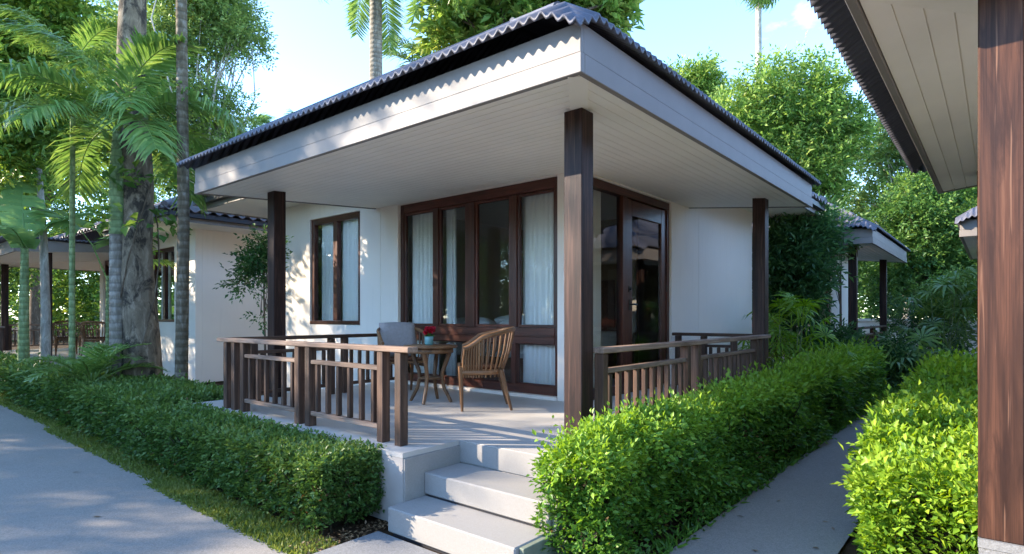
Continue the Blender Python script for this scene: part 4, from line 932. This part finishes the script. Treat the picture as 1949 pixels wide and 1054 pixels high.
tree('tree', 'leafy tree closing the view at the end of the side path', loc, [(0, 0, -.05, .16), (.1, 0, 2.4, .12), (.1, .1, 4, .08)], LB(loc, 21, [(1755, 440, 50), (1815, 420, 50), (1720, 500, 42), (1775, 520, 50), (1840, 500, 48), (1700, 420, 30), (1860, 400, 40), (1740, 385, 34), (1800, 560, 45), (1690, 545, 34)]), 6200, .15, 'lf_mid', 'bark', 69, group=TG, clump=.5, k=7, v0=.52, gaps=.08)
loc = site(1700, 32)
tree('bushy_tree', 'low trees far behind the white garden wall', loc, None, LB(loc, 32, [(1600, 420, 60), (1660, 450, 70), (1740, 470, 80), (1830, 450, 80), (1600, 540, 60), (1680, 560, 60), (1760, 560, 60), (1850, 560, 70), (1900, 480, 80)]), 5200, .24, 'lf_mid', 'bark', 70, group=TG, clump=.9, k=6, v0=.45)
loc = (13.05, 3.05)
tree('shrub', 'dark drooping shrub against the far end of the white bungalow', loc, [(0, 0, -.05, .05), (0, .02, 1.2, .04), (.02, .02, 2.4, .025)], LB(loc, 12, [(1490, 480, 34), (1525, 500, 38), (1500, 545, 36), (1535, 470, 26), (1515, 545, 28), (1555, 432, 22), (1515, 445, 30), (1490, 590, 30)]), 2100, .15, 'lf_deep', 'bark', 71, 'shrub', 'shrubs beside the side path', clump=.25, k=7, asp=.3, up=0)
loc = site(1600, 12.6)
tree('shrub', 'light twiggy shrub spilling over the eave corner at the side path', loc, [(0, 0, -.05, .03), (0, 0, 1.5, .025), (0, 0, 2.6, .015)], LB(loc, 12.6, [(1580, 432, 18), (1602, 442, 16), (1572, 462, 14)]), 420, .085, 'lf_pale', 'bark', 72, 'shrub', 'shrubs beside the side path', clump=.25, k=7)
loc = (4.85, 9.38)
tree('small_tree', 'thin stemmed sapling between the dark outer post and the neighbour wall', loc, [(0, 0, -.05, .022), (.01, .0, 1.0, .018), (.0, .02, 1.9, .013), (.0, .0, 2.5, .008)], LB(loc, 9.7, [(478, 500, 20), (503, 478, 18), (462, 535, 16), (497, 520, 20), (515, 500, 14), (505, 600, 9), (488, 468, 12)]), 420, .075, 'lf_deep', 'bark', 73, 'tree', None, clump=.14, k=6, v0=.6)
# clumps of rhapis and other low plants
def clump(name, label, loc, n, R0, meshes, mat, seed, h=(.4, 1.2), scale=1.0, part='fan_leaf', tilt=(-.2, .9), group=None, cane=True):
    rg = RS(seed); R = empty(name, (loc[0], loc[1], 0), label, 'plant', group); mb = MB()
    for me in meshes:
        if not me.materials: me.materials.append(M[mat])
    for i in range(n):
        x, y = rg.normal(size=2)*R0; z = rg.uniform(*h); x2, y2 = x*1.2, y*1.2
        if cane: mb.tube([(x*.5, y*.5, -.03), (x2, y2, z)], .010, 5, cap=False)
        for k in range(3 if part == 'fan_leaf' else 1):
            o = link(part, meshes[rg.randint(len(meshes))], M[mat], R, (x2, y2, z)); s = scale*rg.uniform(.8, 1.2); o.scale = (s, s, s)
            o.rotation_euler = (rg.normal()*.2, -rg.uniform(*tilt), rg.rand()*2*PI)
    if cane and mb.v: mb.build('canes', M['crownshaft'], R)
    return R
FNL = [m.copy() for m in FNS]
for m in FNL: m.materials.clear()
PG = 'palm like plants beside the side path'
clump('lady_palm', 'bright clump of finger leaved lady palm at the end post of the porch', (10.9, 2.80), 18, .20, FNL, 'lf_hedge_lime', 81, (.5, 1.45), .95, group=PG)  # lime leaf colour stands in for sunlight on this shaded clump
clump('lady_palm', 'taller lady palm in the bed at the end of the side path', site(1790, 14.5), 13, .28, FNS, 'lf_palm', 82, (.6, 2.1), 1.35, group=PG)
clump('lady_palm', 'low strap leaved clump in front of the dark shrub', site(1722, 12.4), 9, .2, FNS, 'lf_palm', 83, (.2, .5), 1.3, group=PG)
clump('cycad', 'stiff feather leaved plant in front of the neighbouring porch', (2.62, 10.1), 1, .0, FRS, 'lf_palm', 84, (.5, .6), 1.0, 'frond', (-.3, .3), None, False)
R_ = bpy.data.objects['cycad']
for i in range(13):
    o = link('frond', FRS[i % 2], M['lf_palm'], R_, (0, 0, .55)); o.rotation_euler = (0, .25-.5*(i % 3)/2, i*2.4); o.scale = (.9,)*3
for px, Y, specs, mat, lb, sd in ((1690, 12.6, [(1685, 690, 30), (1715, 680, 30), (1700, 712, 26)], 'lf_deep', 'dark rounded bush where the side path ends', 91), (1600, 11.6, [(1590, 655, 18), (1560, 662, 18)], 'lf_deep', 'dark low bush between lady palm and hedge', 92),
    (1820, 16, [(1810, 560, 36), (1840, 590, 36), (1790, 600, 30), (1850, 540, 30)], 'lf_yel', 'pale yellow green bush beyond the lime hedge', 93), (1700, 17, [(1715, 600, 30), (1730, 640, 30), (1770, 650, 35), (1810, 650, 35), (1850, 655, 35)], 'lf_deep', 'dark bushes in front of the white garden wall', 94)):
    loc = site(px, Y); tree('shrub', lb, loc, None, LB(loc, Y, specs), 900, .09, mat, 'bark', sd, 'shrub', 'shrubs beside the side path', clump=.22, k=6)
# banana plant and traveller palm
def banana_mesh(rg, Lf=1.9, Wd=.72):
    n = 26; V = []; F = []; val = []; x = z = 0.0; th = 1.15; b = 0; P_ = []
    for i in range(n+1): P_.append((x, z, th)); x += math.cos(th)*Lf/n; z += math.sin(th)*Lf/n; th -= .040
    for s in (1, -1):
        for i in range(n):
            if rg.rand() < .05: continue
            for e, q in enumerate((i, i+1)):
                xx, zz, t = P_[q]; u = q/n; w = Wd/2*max(0, math.sin(PI*min(1, u*.93+.10)))**.55; nx, nz = -math.sin(t), math.cos(t)
                for y_, up_ in ((0, 0), (.5, .10), (1, .04)): V.append((xx+nx*up_*w, s*y_*w, zz+nz*up_*w-.04*y_*(rg.rand() if e else .5)))
            F += [(b, b+1, b+4, b+3), (b+1, b+2, b+5, b+4)]; k = np.clip(.5+rg.normal()*.1, 0, 1); val += [k, k]; b += 6
    mb = MB(); mb.tube([(p[0], 0, p[1]-.012) for p in P_], [.022*(1-.8*i/n) for i in range(n+1)], 5, cap=False); nb = len(V)
    return np_mesh('banana_leaf', np.concatenate([np.array(V), np.array(mb.v)]), np.array(F+[tuple(i+nb for i in f) for f in mb.f]), np.array(val+[.9]*len(mb.f)))
rg = RS(95); BN = [banana_mesh(rg) for i in range(2)]
x, y = site(45, 11.6); R_ = empty('banana_plant', (x, y, 0), 'banana plant with one tall paddle leaf standing up before the neighbouring porch', 'plant')
MB().tube([(0, 0, -.05), (0, 0, 1.2), (.02, 0, 3.1)], [.11, .09, .06], 10).build('stem', M['crownshaft'], R_)
for az, el, s in ((1.45, .42, 1.0), (-.3, -.1, .85), (3.3, -.25, .85), (-2.0, -.5, .75)):
    o = link('banana_leaf', BN[int(az > 1)], M['lf_banana'], R_, (0, 0, 2.9)); o.rotation_euler = (0, -el, az); o.scale = (s, s, s)
x, y = site(205, 12.4); R_ = empty('fan_plant', (x, y, 0), 'plant with one wide pleated fan leaf left of the ringed palm', 'plant')
MB().tube([(0, 0, -.05), (0, 0, 2.4)], [.05, .035], 8).build('stem', M['crownshaft'], R_)
for az, el, s in ((2.25, .55, 1.5), (.3, .0, 1.1), (-1.5, .3, 1.1)):
    o = link('fan_leaf', FN[0], M['lf_palm'], R_, (0, 0, 2.3)); o.rotation_euler = (0, -el, az); o.scale = (s, s, s)
FN[0].materials.append(M['lf_palm']) if not FN[0].materials else None

# garden wall at the end of the side path
G = empty('garden_wall', (27.5, 2.0, 0), 'low white garden wall far behind the shrubs', 'wall')
MB().box(27.4, 27.55, -4, 9, 0, 1.35).build('wall_face', M['wall'], G, (27.5, 2, 0)); MB().box(27.34, 27.61, -4, 9, 1.352, 1.45).build('coping', M['wall'], G, (27.5, 2, 0))

# ------------------------------------------------------------------ unseen shade trees across the wide path, crowns shaped to aim their shade
def sp(s, p): return (-.6*s+.8*p, .8*s+.6*p)
for i, (s, low, high) in enumerate(((17, [(5.6, 6.7, 1.3), (6.6, 5.6, 2.0), (5.3, 4.6, 1.4), (3.5, 5.2, 1.1), (2.2, 5.2, 1.1)], [(4.5, 10.45, .30), (4.95, 10.2, .42), (5.25, 9.7, .40), (5.8, 9.9, .8), (6.6, 9.4, 1.1), (7.3, 9.0, 1.1), (6.2, 10.8, .9), (7.5, 10.1, 1.0)]), (18.5, [(8.6, 5.8, 2.2), (8.4, 4.2, 1.8), (7.4, 8.0, .9)], []),
        (17, [(11.4, 4.4, 2.2)], []), (20, [(14.4, 4.6, 2.3)], []), (18, [(17.6, 4.2, 2.3)], []))):
    b, a = sp(s, low[0][0]); L_ = []; H_ = []
    for dst, src in ((L_, low), (H_, high)):
        for p, z, r in src: x, y = sp(s, p); dst.append((x-b, y-a, z, r, r))
    nm = ['first', 'second', 'third', 'fourth', 'fifth'][i]; zc = low[0][1]
    R = tree('shade_tree', nm+' unseen shade tree across the wide path, counted away from the steps', (b, a), [(0, 0, -.05, .2), (.1, .1, 2.2, .16), (0, .2, zc-low[0][2]*.6, .12)], L_, sum(int(330*r*r) for _, _, r in low), .15, 'lf_mid', 'bark', 210+i, group='shade trees across the wide path', clump=.6, k=6, shell=.1)
    if H_:
        q = tree('upper', 'x', (b, a), None, H_, sum(int(330*r*r) for _, _, r in high), .15, 'lf_mid', 'bark', 230+i, clump=.30, k=6, shell=.1, gaps=.38)
        c = q.children[0]; c.parent = R; c.name = 'dapple_crown'; bpy.data.objects.remove(q)  # trunkless leaf lobes added to break the sun into dapple on the fascia
# trees further back across the path, seen mirrored in the panes
for i, (x, y, h, r) in enumerate(((-15, -9, 4.6, 2.6), (-17, -3, 5.6, 3.0), (-15, 3.5, 4.4, 2.6), (-18, 9, 5.4, 3.0), (-16, -16, 5.5, 3.2), (-9, -16, 4.6, 2.8), (-13, -22, 5.5, 3.2), (-8, 24, 6.5, 3.2), (-13, 28, 7.0, 3.4), (-5.5, 33, 6.5, 3.2), (-17, 22, 6.2, 3.2), (-2, 41, 7, 3.6), (-11, 37, 7.5, 3.8))):
    rg = RS(300+i); L_ = [(rg.normal()*r*.5, rg.normal()*r*.5, h*.55+rg.uniform(-.35, .35)*h, r*.6, r*.55) for _ in range(7)]
    tree('bushy_tree', ['first', 'second', 'third', 'fourth', 'fifth', 'sixth', 'seventh', 'eighth', 'ninth', 'tenth', 'eleventh', 'twelfth', 'thirteenth'][i]+' bushy tree far across the wide path, behind the viewer', (x, y), [(0, 0, -.05, .2), (0, .1, h*.4, .15)], L_, 1500, .24, 'lf_mid', 'bark', 320+i, group='bushy trees across the wide path', clump=.8, k=6)

# a belt of distant woods closing the horizon all round
rg = RS(400); m = 9000; th = rg.rand(m)*2*PI; rr = rg.uniform(62, 90, m); hh = 7+3*np.sin(th*9)+2*np.sin(th*23+1)
p = np.stack([rr*np.cos(th), rr*np.sin(th), rg.rand(m)**.8*hh], 1)
tag(link('woods', leaf_mesh('woods', sprays(p, sph(rg, m), 1.6, 5, 1.0, .6, rg)), M['lf_mid']), kind='stuff')
